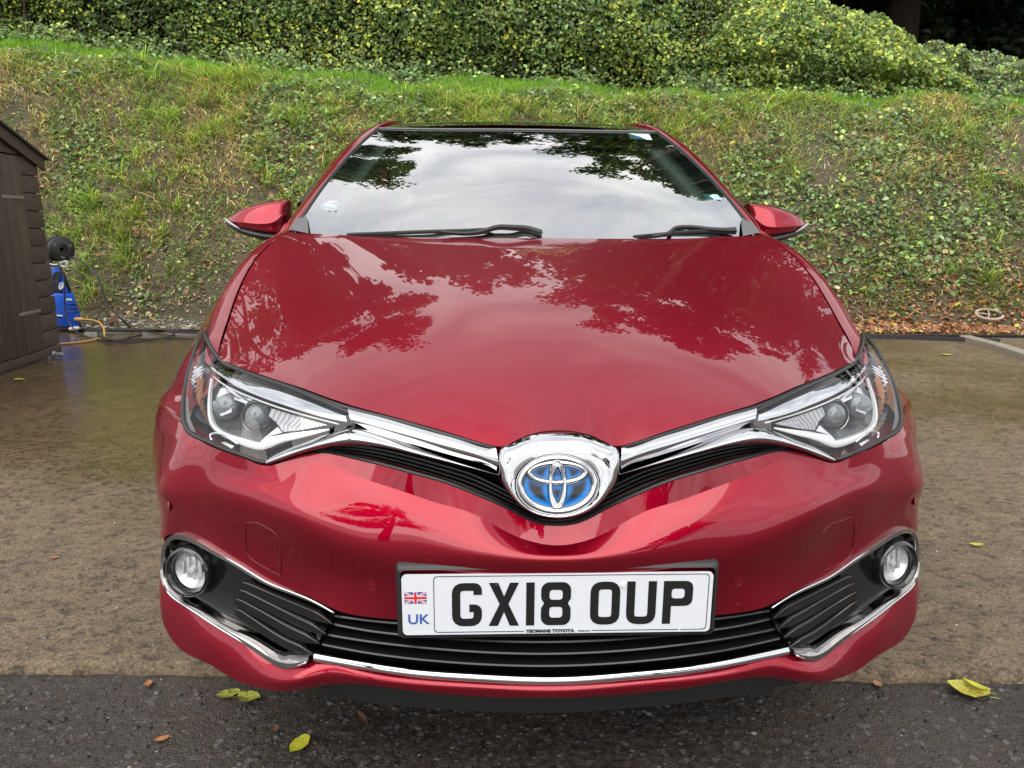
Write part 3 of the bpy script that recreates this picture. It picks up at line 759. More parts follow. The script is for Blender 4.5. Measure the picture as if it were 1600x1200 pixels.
edge = np.concatenate([Hd[0], Hd[1:, -1], Hd[-1, -2::-1], Hd[-2:0, 0]])
mb = MB().grid(Hd, out=(0, 0, 1))
dn = np.array([edge + [0, .0015, -.0], shift(edge, (0, .006, -.005)) * [.997, 1, 1], shift(edge, (0, .012, -.022)) * [.99, 1, 1]])
mb.grid(dn, closed_u=True)
bonnet = part(mb, 'bonnet', 'paint', angle=40, recalc=False)
inner = Hd.copy(); inner[..., 2] -= .035; inner[..., 0] *= 1.02
part(MB().grid(inner), 'bonnet_shade_sheet', 'void', recalc=False)  # black sheet below the bonnet, painted as the dark inside its gaps

GAP = spl(Hd[:, 0][np.hypot(0, Hd[:, 0, 1]) > .415], 9)
# ---- wings (fenders), each from the bonnet gap to the wheel arch
def wing(sg):
    Fa = np.concatenate([shift(GAP, (-.006, 0, -.0015)), [(-.712, 1.16, 1.030), (-.745, 1.30, 1.046)]])
    Fa[0] += [0, .02, 0]
    Fa0 = shift(Fa, (.004, 0, -.020))
    Fa1 = shift(Fa, (-.020, 0, -.001))
    Fb = np.array([(-.668, .36, .735), (-.708, .44, .753), (-.752, .53, .769), (-.797, .65, .799), (-.803, .76, .838), (-.806, .90, .893), (-.810, 1.10, .945), (-.804, 1.30, .985)])
    Fc = np.array([(-.690, .29, .692), (-.727, .37, .700), (-.770, .46, .707), (-.808, .535, .712), (-.838, .60, .721), (-.852, .67, .735), (-.868, .78, .765), (-.879, .90, .81), (-.883, 1.10, .86), (-.882, 1.30, .88)])
    Fd = np.array([(-.706, .268, .660), (-.742, .32, .662), (-.792, .385, .663), (-.828, .44, .662), (-.852, .525, .656), (-.871, .60, .655), (-.887, .68, .67), (-.897, .78, .705), (-.900, .93, .735), (-.900, 1.10, .72), (-.898, 1.30, .665)])
    Fe_ = np.array([(-.80, .40, .62), (-.842, .48, .605), (-.866, .545, .59), (-.886, .60, .562), (-.896, .66, .575), (-.900, .77, .655), (-.902, .93, .69), (-.901, 1.11, .645), (-.898, 1.245, .52)])
    G_ = loft([Fa, Fa1, Fb, Fc, Fd, Fe_], 40, 44)
    if sg > 0: G_ = mir(G_); Fa, Fa0 = mir(Fa), mir(Fa0)
    mb = MB().grid(G_, out=(sg, 0, .3))
    mb.grid(np.array([spl(Fa, 44), spl(Fa0, 44)]))
    # arch return
    e_ = G_[-1]; mb.grid(np.array([e_, e_ + [-sg * .03, 0, 0]]))
    return part(mb, 'front_wing', 'paint', angle=50, recalc=False)
wing(-1); wing(1)

# ---- bumper
def PLd(*L):                                               # same, with the rounder corner of the bumper
    return PL(*[(q[0], q[1], q[2] if q[2] < .1 else .1 + (q[2] - .1) * .66) if abs(q[0]) > 9 else q for q in L])
SEAM = [(-.866, .535, .652), (-.873, .54, .585), (-.876, .545, .53), (-.875, .545, .45), (-.870, .545, .395)]
B0 = PLd((870, 822, .034), (838, 818, .034), (800, 800, .036), (745, 775, .040), (690, 754, .046), (640, 740, .054), (600, 729, .065), (550, 717, .084), (500, 708, .106),
        (462, 714, .118), (430, 726, .125), (415, 728, .132), (385, 718, .152), (357, 708.5, .180), (330, 698, .215), (312, 688, .25), (295, 672, .30), (-.758, .32, .664), (-.826, .43, .664), SEAM[0])
B1 = PLd((870, 852, .021), (838, 848, .021), (800, 835, .025), (732, 800, .032), (687, 787, .038), (630, 768, .050), (575, 750, .065), (520, 729, .088),
        (481, 722, .103), (455, 740, .102), (438, 750, .103), (415, 746, .120), (380, 735, .150), (345, 724, .186), (312, 710, .231), (290, 693, .275), (-.776, .32, .630), (-.838, .43, .628), (-.870, .538, .618))
BS = PLd((870, 863, .006), (800, 856, .005), (744, 842, .007), (687, 826, .014), (630, 806, .026), (575, 788, .042), (520, 772, .060), (470, 765, .078), (430, 762, .098), (400, 757, .122),
        (350, 745, .170), (312, 731, .219), (276, 714, .278), (-.787, .32, .588), (-.846, .43, .588), SEAM[1])
B3 = PLd((870, 874, -.005), (744, 868, -.004), (660, 858, .006), (575, 842, .020), (520, 824, .035), (462, 804, .058), (400, 785, .103), (350, 771, .155), (300, 760, .222), (252, 752, .296), (-.797, .32, .545), (-.851, .43, .545), SEAM[2])
B4 = PLd((870, 915, .004), (744, 917, .006), (640, 914, .016), (560, 903, .033), (480, 882, .064), (420, 862, .105), (360, 832, .158), (310, 805, .212), (258, 790, .290), (-.797, .32, .455), (-.851, .43, .455), SEAM[3])
B5 = PLd((870, 960, .016), (744, 966, .018), (640, 969, .023), (575, 964, .031), (530, 955, .041), (492, 937, .058), (455, 922, .083), (417, 906, .112), (380, 883, .143), (342, 861, .180), (305, 840, .226), (277, 833, .268), (254, 840, .310), (-.797, .32, .405), (-.849, .43, .405), SEAM[4])
nB = 150
def ctr(h): h = h.copy(); h[0, 0] = 0; return h
def by_x(Lc, n):
    """resample along the width so that rows line up outward"""
    return spl(ctr(Lc), n)
c0, c1, cs, c3, c4, c5 = [spl(full(c), 2 * nB + 1) for c in (B0, B1, BS, B3, B4, B5)]
up = loft([c0, c1], 8)
dwn = loft([c1, cs, c3, c4, c5], 54)
mb = MB().grid(up, out=(0, -1, 0)).grid(dwn, out=(0, -1, 0))
mb.grid(np.array([c0, shift(c0, (0, .012, -.002)), shift(c0, (0, .05, -.006))]))
mb.grid(np.array([c5, shift(c5, (0, .010, .001)), shift(c5, (0, .06, .006))]))
bumper = part(mb, 'front_bumper', 'paint', angle=16)

# lower lip of the bumper
L0 = PLd((870, 1070, .004), (744, 1066, .009), (640, 1059, .019), (560, 1047, .032), (500, 1036, .047), (466, 1036, .060), (440, 1028, .080), (410, 1008, .105), (380, 989, .130), (340, 965, .170), (305, 943, .215),
        (275, 924, .258), (254, 908, .302), (-0.796, .32, 0.375), (-.850, .43, .375), (-.868, .545, .37))
L1 = PLd((870, 1078, -.002), (744, 1073, .003), (640, 1066, .013), (560, 1055, .026), (505, 1050, .036), (466, 1055, .038), (440, 1053, .052), (410, 1040, .078), (380, 1022, .104), (340, 998, .144), (305, 974, .190),
        (275, 950, .240), (250, 928, .296), (-0.794, .32, 0.340), (-.848, .43, .34), (-.866, .545, .32))
L2 = PLd((870, 1091, .002), (744, 1088, .006), (640, 1079, .015), (560, 1069, .028), (505, 1071, .040), (466, 1078.5, .042), (436, 1080, .050), (399, 1073, .075), (365, 1061, .103), (325, 1037, .147), (297, 1024, .183), (266, 996, .235),
        (251, 958, .285), (-0.788, .32, 0.250), (-.842, .43, .25), (-.858, .545, .22))
L3 = L2.copy(); L3[:, 1] += .035; L3[:, 2] -= .012; L3[:, 0] *= .985
l0, l1, l2, l3 = [spl(full(c), 2 * nB + 1) for c in (L0, L1, L2, L3)]
mb = MB().grid(loft([l0, l1, l2], 18), out=(0, -1, 0)).grid(np.array([l2, l3])).grid(np.array([l0, shift(l0, (0, .012, .0))]))
part(mb, 'bumper_lip', 'paint', angle=50)
U0 = PL((870, 1088, .03), (744, 1085, .034), (640, 1077, .042), (560, 1068, .055), (500, 1070, .068), (440, 1076, .085), (400, 1068, .11))
U1 = PL((870, 1114, .045), (744, 1111, .050), (640, 1104, .060), (560, 1095, .075), (500, 1085, .10), (450, 1078, .13), (400, 1068, .16))
U2 = U1.copy(); U2[:, 1] += .25; U2[:, 2] -= .01
mb = MB().grid(loft([spl(full(U0), 81), spl(full(U1), 81)], 5)).grid(np.array([spl(full(U1), 81), spl(full(U2), 81)]))
part(mb, 'undertray', 'under', recalc=False)

# ---- lower grille: dark back, four blades, side louvres, chrome strip, fog lamp surrounds
bk = MB()
gtop = spl(full(B5), 101) + np.array([0, .055, .012]); gbot = spl(full(L0), 101) + np.array([0, .050, -.006])
bk.grid(np.array([gtop, (gtop + gbot) / 2 + [0, .035, 0], gbot]))
part(bk, 'grille_back', 'void', recalc=False)
BLADES = [((870, 985, .018), (744, 984, .022), (640, 976, .032), (575, 970, .043), (524, 963, .055)),
          ((870, 1003.5, .018), (744, 1001, .022), (640, 993.5, .032), (575, 986, .043), (521, 976, .055)),
          ((870, 1022, .018), (744, 1019, .022), (640, 1010.5, .032), (570, 1002, .045), (512, 992.5, .058)),
          ((870, 1041, .018), (744, 1038, .022), (640, 1029.5, .032), (570, 1020, .046), (503, 1007.5, .060))]
for q in BLADES:
    pth = spl(full(PL(*q)), 81); mb = MB()
    mb.sweep(pth, [(-.0024, .000), (0, .0016), (.0020, 0), (.0030, -.05), (-.0024, -.05)], nrm=(0, -1, .12))
    part(mb, 'grille_blade', 'blade', angle=40)
cst_ = spl(full(PL((870, 1063.5, .003), (744, 1059, .008), (640, 1051, .019), (560, 1039, .033), (491, 1027, .049))), 91)
mb = MB().sweep(cst_, [(-.0075, 0), (-.004, .0035), (.003, .0045), (.007, .001), (.007, -.012), (-.0075, -.012)], nrm=(0, -1, .25))
part(mb, 'chrome_strip', 'chrome', angle=60)

def both(fn):
    for sg in (-1, 1): fn(sg)
def S_(A, sg):
    A = np.asarray(A, float); return A if sg < 0 else mir(A)
M['fog_silver'] = mat('fog_reflector', (.66, .66, .67), .28, .5)
def fog_side(sg):
    # surround: an outline swept as a bevelled dark chrome frame
    topl = PLd((523, 956, .046), (492, 938.5, .062), (455, 923, .085), (417, 907.5, .112), (380, 885, .142), (342, 863, .178), (305, 842, .223), (288, 836, .25), (272, 837, .277), (260, 850, .297), (255.5, 872, .303), (256, 895, .298),
              (262, 912, .283), (275, 926, .262), (305, 946, .217), (340, 969, .174), (380, 993, .134), (410, 1012, .110), (440, 1030, .086), (462, 1033, .072), (486, 1024, .058))
    ol = spl(topl, 130)
    ol[:, 1] -= .013 * smoothstep(66, 80, np.arange(130))
    w = np.interp(np.linspace(0, 1, 130), [0, .02, .1, .25, .42, .50, .6, .75, .88, .94, 1], [.4, .8, 1.1, 1.3, 1.8, 1.6, .9, 1.0, 1.7, 2.1, .5])
    nrm = np.array([-.30, -1, .15]) if sg < 0 else np.array([.25, -1, .15])
    ol_ = S_(ol, sg)
    # width runs inward: side vector sign follows travel direction
    pr = [(-.0115, -.030), (-.010, -.004), (-.004, .004), (.001, .004), (.003, -.002), (.003, -.03)]
    if sg > 0: pr = [(-a, b) for a, b in pr]
    fr = part(MB().sweep(ol_, pr, nrm=nrm, scale=w), 'fog_lamp_surround', M['smoke'], angle=50)
    # bright edge line on the top and bottom of the surround
    for a, b in ((0, 62), (76, 129)):
        part(MB().tube(shift(ol_[a:b], (0, -.004, 0)), .0022, 6), 'chrome_edge', 'chrome', fr, angle=180)
    # inner dark panel (gloss) behind the frame, sunk in
    ti = PLd((524, 962, .075), (492, 946, .085), (455, 931, .105), (417, 915, .130), (380, 893, .160), (342, 871, .195), (310, 853, .235), (285, 846, .275), (268, 852, .305))
    bi = PLd((486, 1022, .080), (462, 1026, .09), (440, 1020, .105), (410, 1003, .125), (380, 985, .152), (340, 961, .192), (305, 938, .235), (280, 920, .280), (266, 900, .305))
    g_ = loft([spl(ti, 60), (spl(ti, 60) + spl(bi, 60)) / 2 + [0, .012, 0], spl(bi, 60)], 14)
    part(MB().grid(S_(g_, sg)), 'fog_lamp_panel', 'gloss_black', recalc=False, angle=180)
    # louvres: four slanted blades from the vent pocket to the grille
    lv = [((379, 915, .128), (440, 941, .094), (495, 964, .058), (519, 975, .040)), ((374, 927, .130), (425, 952, .100), (478, 978, .066), (509, 991, .045)),
          ((369, 941, .132), (415, 966, .104), (465, 993, .070), (499, 1006, .050)), ((368, 956, .132), (405, 981, .108), (450, 1008, .076), (490, 1023, .055))]
    for q in lv:
        a = spl(PLd(*q), 18); w_ = np.interp(np.arange(18), [0, 1, 14, 17], [.8, 1, 1, .12])
        n_ = np.array([.0, -1., .10])
        pr = [(-.0115, -.006), (-.0105, .002), (-.0088, .0036), (.0, .0010), (.0085, -.0012), (.0105, -.008), (0, -.02)]
        part(MB().sweep(S_(a, sg), pr if sg < 0 else [(-x_, y_) for x_, y_ in pr], nrm=n_, scale=w_), 'louvre', 'louvre', fr, angle=40)
    # fog lamp
    c = P(295, 893, .180); ax = np.array([-.30, -1, .10]); ax /= np.linalg.norm(ax)
    c_, ax_ = S_(c, sg), S_(ax, sg)
    fl = part(MB().lathe([(.050, -.03), (.0490, .002), (.0465, .008), (.0425, .009), (.0385, .004), (.0365, -.006), (.036, -.03)], c_, ax_, 40), 'fog_lamp_ring', 'gloss_black', angle=60)
    part(MB().lathe([(.0, .009), (.013, .0083), (.024, .0052), (.032, .000), (.036, -.006)], c_, ax_, 40), 'fog_lamp_lens', 'lens', fl, angle=180)
    part(MB().lathe([(.036, -.007), (.031, -.013), (.023, -.019), (.011, -.023), (.0, -.024)], c_, ax_, 40), 'reflector', 'fog_silver', fl, angle=180)
    mb = MB(); u = np.cross(ax_, [0, 0, 1.]); u /= np.linalg.norm(u); v = np.cross(u, ax_)
    for k_, (a, b, w_, h_) in enumerate([(-.016, .005, .007, .038), (-.003, .003, .008, .046), (.011, .003, .006, .040), (.021, .0, .004, .024)]):
        mb.box(c_ + u * a + v * b - ax_ * .012, (w_, .004, h_), rot=np.stack([u, ax_, v], 1))
    part(mb, 'reflector_ribs', 'fog_silver', fl, smooth=False, bevel=.0015)
    part(MB().lathe([(0, -.006), (.006, -.007), (.009, -.018)], c_, ax_, 16), 'bulb', 'white_pipe', fl)
both(fog_side)

# ---- upper grille mesh and chrome wings
def upper_grille():
    tp = PL((870, 790, .070), (800, 768, .070), (740, 738, .080), (687, 722, .09), (600, 700, .11), (540, 694, .125), (490, 700, .14))
    bt = PL((870, 826, .066), (800, 803, .068), (745, 779, .075), (690, 758, .083), (600, 732, .105), (540, 718, .12), (490, 708, .14))
    T_, B_ = spl(full(tp), 81), spl(full(bt), 81)
    part(MB().grid(np.array([T_ + [0, .03, .02], B_ + [0, .03, -.01]])), 'grille_back', 'void', recalc=False)
    for f in (.12, .3, .48, .66, .84):
        part(MB().sweep(T_ * (1 - f) + B_ * f, [(-.0016, 0), (.0016, 0), (.0016, -.02), (-.0016, -.02)], nrm=(0, -1, .1)), 'grille_bar', 'grille', smooth=False)
    mb = MB()
    for i in range(4, 78, 6):
        mb.tube(np.array([T_[i] + [0, .006, 0], B_[i] + [0, .006, 0]]), .0015, 4)
    o = part(mb, 'grille_struts', 'grille', smooth=False); o['kind'] = 'stuff'
    lip = spl(full(PL((870, 821, .036), (838, 817, .036), (800, 799, .038), (745, 774, .042), (690, 753, .048), (640, 739, .056), (600, 728, .067), (550, 716, .086), (500, 707, .108), (485, 707, .118))), 121)
    part(MB().sweep(lip, [(-.004, -.03), (-.004, .000), (-.001, .002), (.002, .0), (.003, -.03)], nrm=(0, -1, .3)), 'grille_lip', 'black', angle=40)
upper_grille()
def chrome_side(sg):
    # upper chrome wing from the badge to the lamp
    tp = PL((775, 701, .040), (762, 699.5, .044), (725, 688.5, .058), (687, 677.5, .074), (650, 667, .088), (612, 656.5, .102), (575, 646.5, .119), (543, 638.5, .136))
    bt = PL((781, 738, .030), (762, 728, .037), (725, 716.5, .050), (687, 706, .064), (650, 695.5, .078), (612, 685.5, .093), (575, 674.5, .109), (555, 670, .120))
    T_, B_ = spl(tp, 50), spl(bt, 50); mid = T_ * .42 + B_ * .58 + np.array([0, -.010, .003])
    G_ = loft([shift(T_, (0, .014, .001)), T_, mid, B_, shift(B_, (0, .02, .004))], 22)
    part(MB().grid(S_(loft([T_, mid, B_], 16), sg)).grid(S_(np.array([T_, shift(T_, (0, .012, -.003))]), sg)).grid(S_(np.array([B_, shift(B_, (0, .02, .003))]), sg))
         .grid(S_(np.array([[T_[-1], mid[-1], B_[-1]], [T_[-1] + [0, .02, 0], mid[-1] + [0, .02, 0], B_[-1] + [0, .02, 0]]]), sg)), 'chrome_wing', 'chrome', angle=50)
    # lower chrome blade that sweeps under the lamp
    lt = PL((416, 720, .118), (450, 706, .104), (481, 696.5, .092), (519, 684, .082), (549, 679.5, .078), (575, 683, .076), (612, 692, .070), (687, 713.5, .055), (740, 729, .040), (781, 741.5, .028))
    lb = PL((417, 727, .118), (450, 716, .104), (485, 704, .092), (519, 697, .082), (549, 694.5, .078), (594, 699, .072), (640, 709, .062), (687, 721, .055), (740, 734, .040), (780, 744, .028))
    a, b = spl(lt, 60), spl(lb, 60); m_ = (a + b) / 2 + np.array([0, -.005, .002])
    part(MB().grid(S_(loft([a, m_, b], 10), sg)).grid(S_(np.array([a, shift(a, (0, .03, .002))]), sg)).grid(S_(np.array([b, shift(b, (0, .03, 0))]), sg)), 'chrome_blade', 'chrome', angle=50)
    # black seal between bonnet edge and chrome
    sl = PL((775, 699.5, .046), (725, 686.5, .064), (687, 675.5, .08), (612, 654.5, .108), (541, 636.5, .143), (462, 608, .210), (387, 582.5, .310), (344, 562, .422))
    part(MB().tube(S_(spl(sl, 60), sg), .004, 6), 'bonnet_seal', 'black')
both(chrome_side)

# ---- badge
EC = P(871, 757, .006); TL = R(12)
E1 = np.array([1., 0, 0]); E2 = np.array([0, math.sin(TL), math.cos(TL)]); EN = np.array([0, -math.cos(TL), math.sin(TL)])
PXM = float(np.linalg.norm(P(872, 757, .006) - P(871, 757, .006)))
def ell(rx, ry, cx=0., cy=0., n=72, h=0.):
    a = np.linspace(0, 2 * np.pi, n, endpoint=False)
    return EC + ((cx + rx * np.cos(a))[:, None] * E1 + (cy + ry * np.sin(a))[:, None] * E2) * PXM + EN * h
def housing():
    hp = [(865, 675.5, .050), (843, 677, .048), (820, 683, .044), (800, 692, .041), (782, 700.5, .038), (776, 712, .035), (776, 735, .030), (780, 750, .026), (790, 766, .022), (805, 783, .019), (827, 798.5, .017), (850, 806, .016), (870, 808.5, .016)]
    h = PL(*hp); h[0, 0] = 0; h[-1, 0] = 0
    left = spl(h, 60)                                     # top -> down the left side -> bottom
    loop = np.concatenate([left, mir(left)[::-1][1:-1]])  # anticlockwise seen from the front
    ang = np.arctan2((loop - EC) @ E2, (loop - EC) @ E1)
    inner = EC + ((67 * np.cos(ang))[:, None] * E1 + (48.5 * np.sin(ang))[:, None] * E2) * PXM + EN * .002
    m1 = loop * .45 + inner * .55 + EN * .011
    mb = MB().grid(loft([shift(loop, (0, .02, 0)), loop], 3), closed_u=True).grid(loft([loop, m1, inner], 16), closed_u=True).grid(np.array([inner, inner - EN * .010]), closed_u=True)
    return part(mb, 'badge_housing', 'chrome', angle=60)
badge = housing()
t_dm = bpy.data.materials.new('badge_field'); t_dm.use_nodes = True; M['badge_field'] = t_dm
t = NT(t_dm); at = t.n('ShaderNodeAttribute', attribute_name='tint'); t.l(at.outputs['Color'], t.b.inputs['Base Color']); t.b.inputs['Roughness'].default_value = .08; t.b.inputs['Coat Weight'].default_value = .5
def badge_parts():
    nr, na = 40, 160; a = np.linspace(0, 2 * np.pi, na, endpoint=False); rr = np.linspace(0, 1, nr)
    X = rr[:, None] * 58 * np.cos(a); Y = rr[:, None] * 42 * np.sin(a)
    def de(x, y, rx, ry, cy=0):                            # approx distance to an ellipse line
        k = np.sqrt((x / rx) ** 2 + ((y - cy) / ry) ** 2); return np.abs(k - 1) * np.sqrt(x * x + (y - cy) ** 2 + 9) / np.maximum(k, .25)
    d = np.minimum(np.minimum(de(X, Y, 53.5, 38), de(X, Y, 12, 31.5) - 3), de(X, Y, 44.5, 14.5, 18.5) - 3)
    g_ = np.clip(1 - (d - 5) / 8, 0, 1)[..., None] ** 1.5
    col = np.array([.004, .006, .012]) * (1 - g_) + np.array([.0, .22, .70]) * g_
    V = EC + (X[..., None] * E1 + Y[..., None] * E2) * PXM - EN * (.004 - .0015 * (1 - rr[:, None, None] ** 2))
    F = [(j * na + i, j * na + (i + 1) % na, (j + 1) * na + (i + 1) % na, (j + 1) * na + i) for j in range(nr - 1) for i in range(na)]
    raw_mesh('badge_field', V.reshape(-1, 3), F, t_dm, col.reshape(-1, 3), True, badge)
    def ring(path, w0, w1, h, name='badge_ring', sc=None):
        part(MB().sweep(path, [(-w0, -.004), (-w0 * .85, h * .4), (-w0 * .3, h), (w0 * .3, h), (w0 * .85, h * .4), (w0, -.004)], nrm=EN, closed=True, scale=sc), name, 'chrome', badge, angle=50)
    ring(ell(58.2, 41.6), .0068, 0, .006)
    ring(ell(64.5, 46.8), .0016, 0, .004, 'badge_rim')
    a = np.linspace(0, 2 * np.pi, 72, endpoint=False)
    ring(ell(11.4, 31.6, h=.0012), .0050, 0, .0058, sc=1 + .30 * np.sin(a) ** 2)
    ring(ell(44.0, 15.5, 0, 18.5, h=.0), .0052, 0, .0050, sc=1 + .12 * np.cos(a) ** 2)
badge_parts()

# ---- headlamps
M['lamp_bezel'] = mat('lamp_bezel', (.055, .056, .058), .22, .3, .4)
def lamp(sg):
    T_ = PL((549, 646, .132), (520, 634, .150), (490, 621, .175), (455, 607, .208), (420, 594.5, .252), (390, 584, .300), (365, 574, .352), (347, 565, .405), (332, 546, .445), (323, 529, .50), (318.5, 519, .555))
    B_ = PL((554, 669, .120), (520, 681, .108), (490, 693, .112), (450, 708, .118), (416, 722, .130), (385, 713.5, .136), (352, 702, .162), (315, 686, .198), (288, 662, .236), (290, 600, .335), (306, 543, .46))
    n_ = 64; a, b = spl(T_, n_), spl(B_, n_)
    # keep matching stations
    ca, cb = chord(T_), chord(B_)
    u = np.linspace(0, 10, n_); a = nat_spline(np.arange(11.), T_, u); b = nat_spline(np.arange(11.), B_, u)
    out = np.array([-.35, -1, .35]); out /= np.linalg.norm(out)
    bul = np.interp(u, [0, 2, 5, 8, 10], [.004, .012, .020, .020, .004])
    mid = (a + b) / 2 + out * bul[:, None]
    hold = part(MB().grid(S_(np.array([a + [.0, .05, -.01], (a + b) / 2 + [.03, .085, 0], b + [.0, .05, .01]]), sg)), 'headlight', 'lamp_bezel', recalc=False, angle=180)
    part(MB().grid(S_(loft([a, mid, b], 18), sg), out=S_(out, sg)), 'headlight_lens', 'lens', hold, angle=180, recalc=False)
    rim = np.concatenate([a, b[::-1]])
    part(MB().tube(S_(rim, sg), .0042, 6, closed=True), 'headlight_seal', 'black', hold, angle=180)
    def surf(px, py, dpt):                                # a point inside the lamp, dpt behind the lens surface
        best = None
        for j in range(0, n_):
            pass
        return None
    L = loft([a, mid, b], 18).reshape(-1, 3)
    # depth of the lens surface looked up by picture position
    D = (L - _OC) ; 
    def I(px, py, d):
        dr = _RC @ _ray(px, py); dr = dr / np.linalg.norm(dr)
        tt = D @ dr; off = np.linalg.norm(D - tt[:, None] * dr, axis=1); k = np.argsort(off)[:3]
        return _OC + dr * (tt[k].mean() + d)
    IL = lambda q, d: np.array([I(px, py, d) for px, py in q])
    # bright upper strip
    q1 = [(541, 642), (500, 626), (460, 613.5), (420, 601), (385, 590), (360, 581), (343, 573), (333, 566)]
    q2 = [(543, 661), (500, 650), (460, 638), (420, 624.5), (385, 610.5), (360, 599), (341, 585), (331, 577)]
    x1, x2 = spl(IL(q1, .011), 40), spl(IL(q2, .006), 40)
    part(MB().grid(S_(loft([x1, x1 * .45 + x2 * .55 + np.array([-.001, -.004, .001]), x2, x2 + [0, .02, 0]], 14), sg)), 'chrome_brow', 'chrome', hold, angle=60)
    part(MB().tube(S_(spl(IL([(530, 663), (480, 650), (430, 635), (385, 618), (350, 601), (333, 588)], .014), 30), sg), .0018, 6), 'light_guide', 'white_pipe', hold, angle=180)
    # light guide outline: down the outer side, round the corner, back to the inner tip
    lg = IL([(330, 592), (327, 612), (326, 635), (328, 655), (335, 668), (350, 679), (375, 689), (400, 696.5), (412, 697.5), (430, 692), (470, 682), (514, 671)], .018)
    w_ = np.interp(np.linspace(0, 1, 50), [0, .2, .4, .55, .65, .8, 1], [.45, .55, .75, 1.15, 1.3, .7, .3])
    part(MB().sweep(S_(spl(lg, 50), sg), [(-.0055, -.01), (-.005, .001), (0, .003), (.005, .001), (.0055, -.01)], nrm=S_(out, sg), scale=w_), 'light_guide', 'white_pipe', hold, angle=60)
    def facet(q, d, name, m_):
        p_ = IL(q, d); return part(MB().add(S_(p_, sg), [tuple(range(len(p_)))]), name, m_, hold, smooth=False, recalc=False)
    facet([(404, 694), (414, 683), (434, 667), (441, 676), (470, 675), (512, 670), (470, 680), (428, 690)], .022, 'reflector_wedge', 'silver')
    facet([(424, 638), (470, 652), (512, 664), (470, 672), (442, 675), (432, 660), (420, 650)], .030, 'textured_panel', M['hatch'])
    facet([(336, 592), (352, 606), (366, 622), (362, 644), (346, 650), (334, 640), (331, 610)], .040, 'side_reflector', 'silver')
    facet([(352, 604), (395, 622), (420, 634), (408, 640), (385, 632), (366, 624)], .036, 'upper_reflector', 'silver')
    # projector
    c = I(401, 652, .045); ax = np.array([-.10, -1, .10]); ax /= np.linalg.norm(ax); c, axs = S_(c, sg), S_(ax, sg)
    part(MB().lathe([(.034, -.03), (.033, -.006), (.030, .000), (.0275, -.002), (.027, -.012)], c, axs, 36), 'projector_ring', 'smoke', hold, angle=50)
    part(MB().lathe([(.0, .013), (.010, .0118), (.019, .0065), (.0255, -.003), (.0268, -.012)], c, axs, 36), 'projector_lens', 'dome', hold, angle=180)
    c2 = S_(I(350, 638, .035), sg)
    part(MB().lathe([(.026, -.03), (.024, -.004), (.020, .0), (.0, .004)], c2, axs, 24), 'side_projector', 'dome', hold, angle=50)
    # amber indicator strip
    am = loft([spl(IL([(309, 588), (306, 606), (309, 628), (318, 648), (326, 660)], .020), 18), spl(IL([(319, 592), (317, 610), (318, 628), (322, 645), (328, 658)], .028), 18)], 5)
    am += np.where((np.arange(18)[None, :, None] + np.arange(5)[:, None, None]) % 2, .003, -.003) * np.array([0, 1, 0])
    part(MB().grid(S_(am, sg)), 'indicator', 'amber', hold, smooth=False)
    cl = loft([spl(IL([(303, 572), (299, 590), (300, 604), (304, 615)], .016), 14), spl(IL([(322, 572), (315, 590), (311, 604), (308, 615)], .026), 14)], 5)
    cl += np.where((np.arange(14)[None, :, None] + np.arange(5)[:, None, None]) % 2, .004, -.004) * np.array([0, 1, 0])
    part(MB().grid(S_(cl, sg)), 'side_marker', 'silver', hold, smooth=False)
    # small chrome loop low in the lamp
    part(MB().tube(S_(spl(IL([(331, 688), (329, 679), (338, 677), (358, 685), (372, 694)], .020), 24), sg), .0026, 6), 'chrome_loop', 'silver', hold, angle=180)
    facet([(345, 691), (352, 690), (366, 697), (362, 701)], .022, 'side_light', 'white_pipe')
    facet([(288, 625), (293, 618), (297, 655), (306, 676), (297, 672), (290, 655)], .006, 'outer_rim', 'grey_trim')
M['hatch'] = mat('hatched_reflector', (.35, .35, .37), .3, .8)
t = NT(M['hatch']); ck = t.n('ShaderNodeTexChecker', {'Scale': 420.}); tc = t.n('ShaderNodeTexCoord').outputs['Object']; t.l(tc, ck.inputs['Vector'])
ck.inputs[1].default_value = (.55, .55, .57, 1); ck.inputs[2].default_value = (.16, .16, .17, 1); t.l(ck.outputs[0], t.b.inputs['Base Color'])
both(lamp)
# black liner behind lamps and grille so nothing shows through
bl = MB()
bl.grid(np.array([[(-.80, .72, .70), (-.66, .55, .70), (-.4, .26, .66), (0, .16, .65), (.4, .26, .66), (.66, .55, .70), (.80, .72, .70)],
                  [(-.80, .72, .20), (-.66, .55, .20), (-.4, .26, .20), (0, .16, .20), (.4, .26, .20), (.66, .55, .20), (.80, .72, .20)]], float))
part(bl, 'front_liner', 'void', recalc=False)

# ---- bumper details: parking sensors, towing-eye cover, washer cover
def nose_y(px, py):                                       # depth of the bumper skin along a sight line
    Dk = dwn.reshape(-1, 3) - _OC; dr = _RC @ _ray(px, py); dr /= np.linalg.norm(dr)
    tt = Dk @ dr; off = np.linalg.norm(Dk - tt[:, None] * dr, axis=1); k_ = np.argsort(off)[:3]
    return _OC + dr * (tt[k_].mean() - .0006)
def sensor(px, py):
    c0_ = nose_y(px, py)
    for sg in (-1, 1):
     c = S_(c0_, sg); ax = np.array([np.sign(c[0]) * (.12 if abs(c[0]) < .5 else 1.2), -1, .02])
     s_ = part(MB().lathe([(.0, .0012), (.0078, .0012), (.0084, .0004)], c, ax, 20), 'parking_sensor', 'paint')
     part(MB().lathe([(.0086, .0), (.0094, .0009), (.0102, .0)], c, ax, 24), 'sensor_ring', 'groove', s_)
for q in ((583, 914), (263, 790)): sensor(*q)
def groove(q):
    p_ = spl(np.array([nose_y(*v) for v in q]), 60); part(MB().tube(p_, .0008, 5), 'panel_line', 'groove')
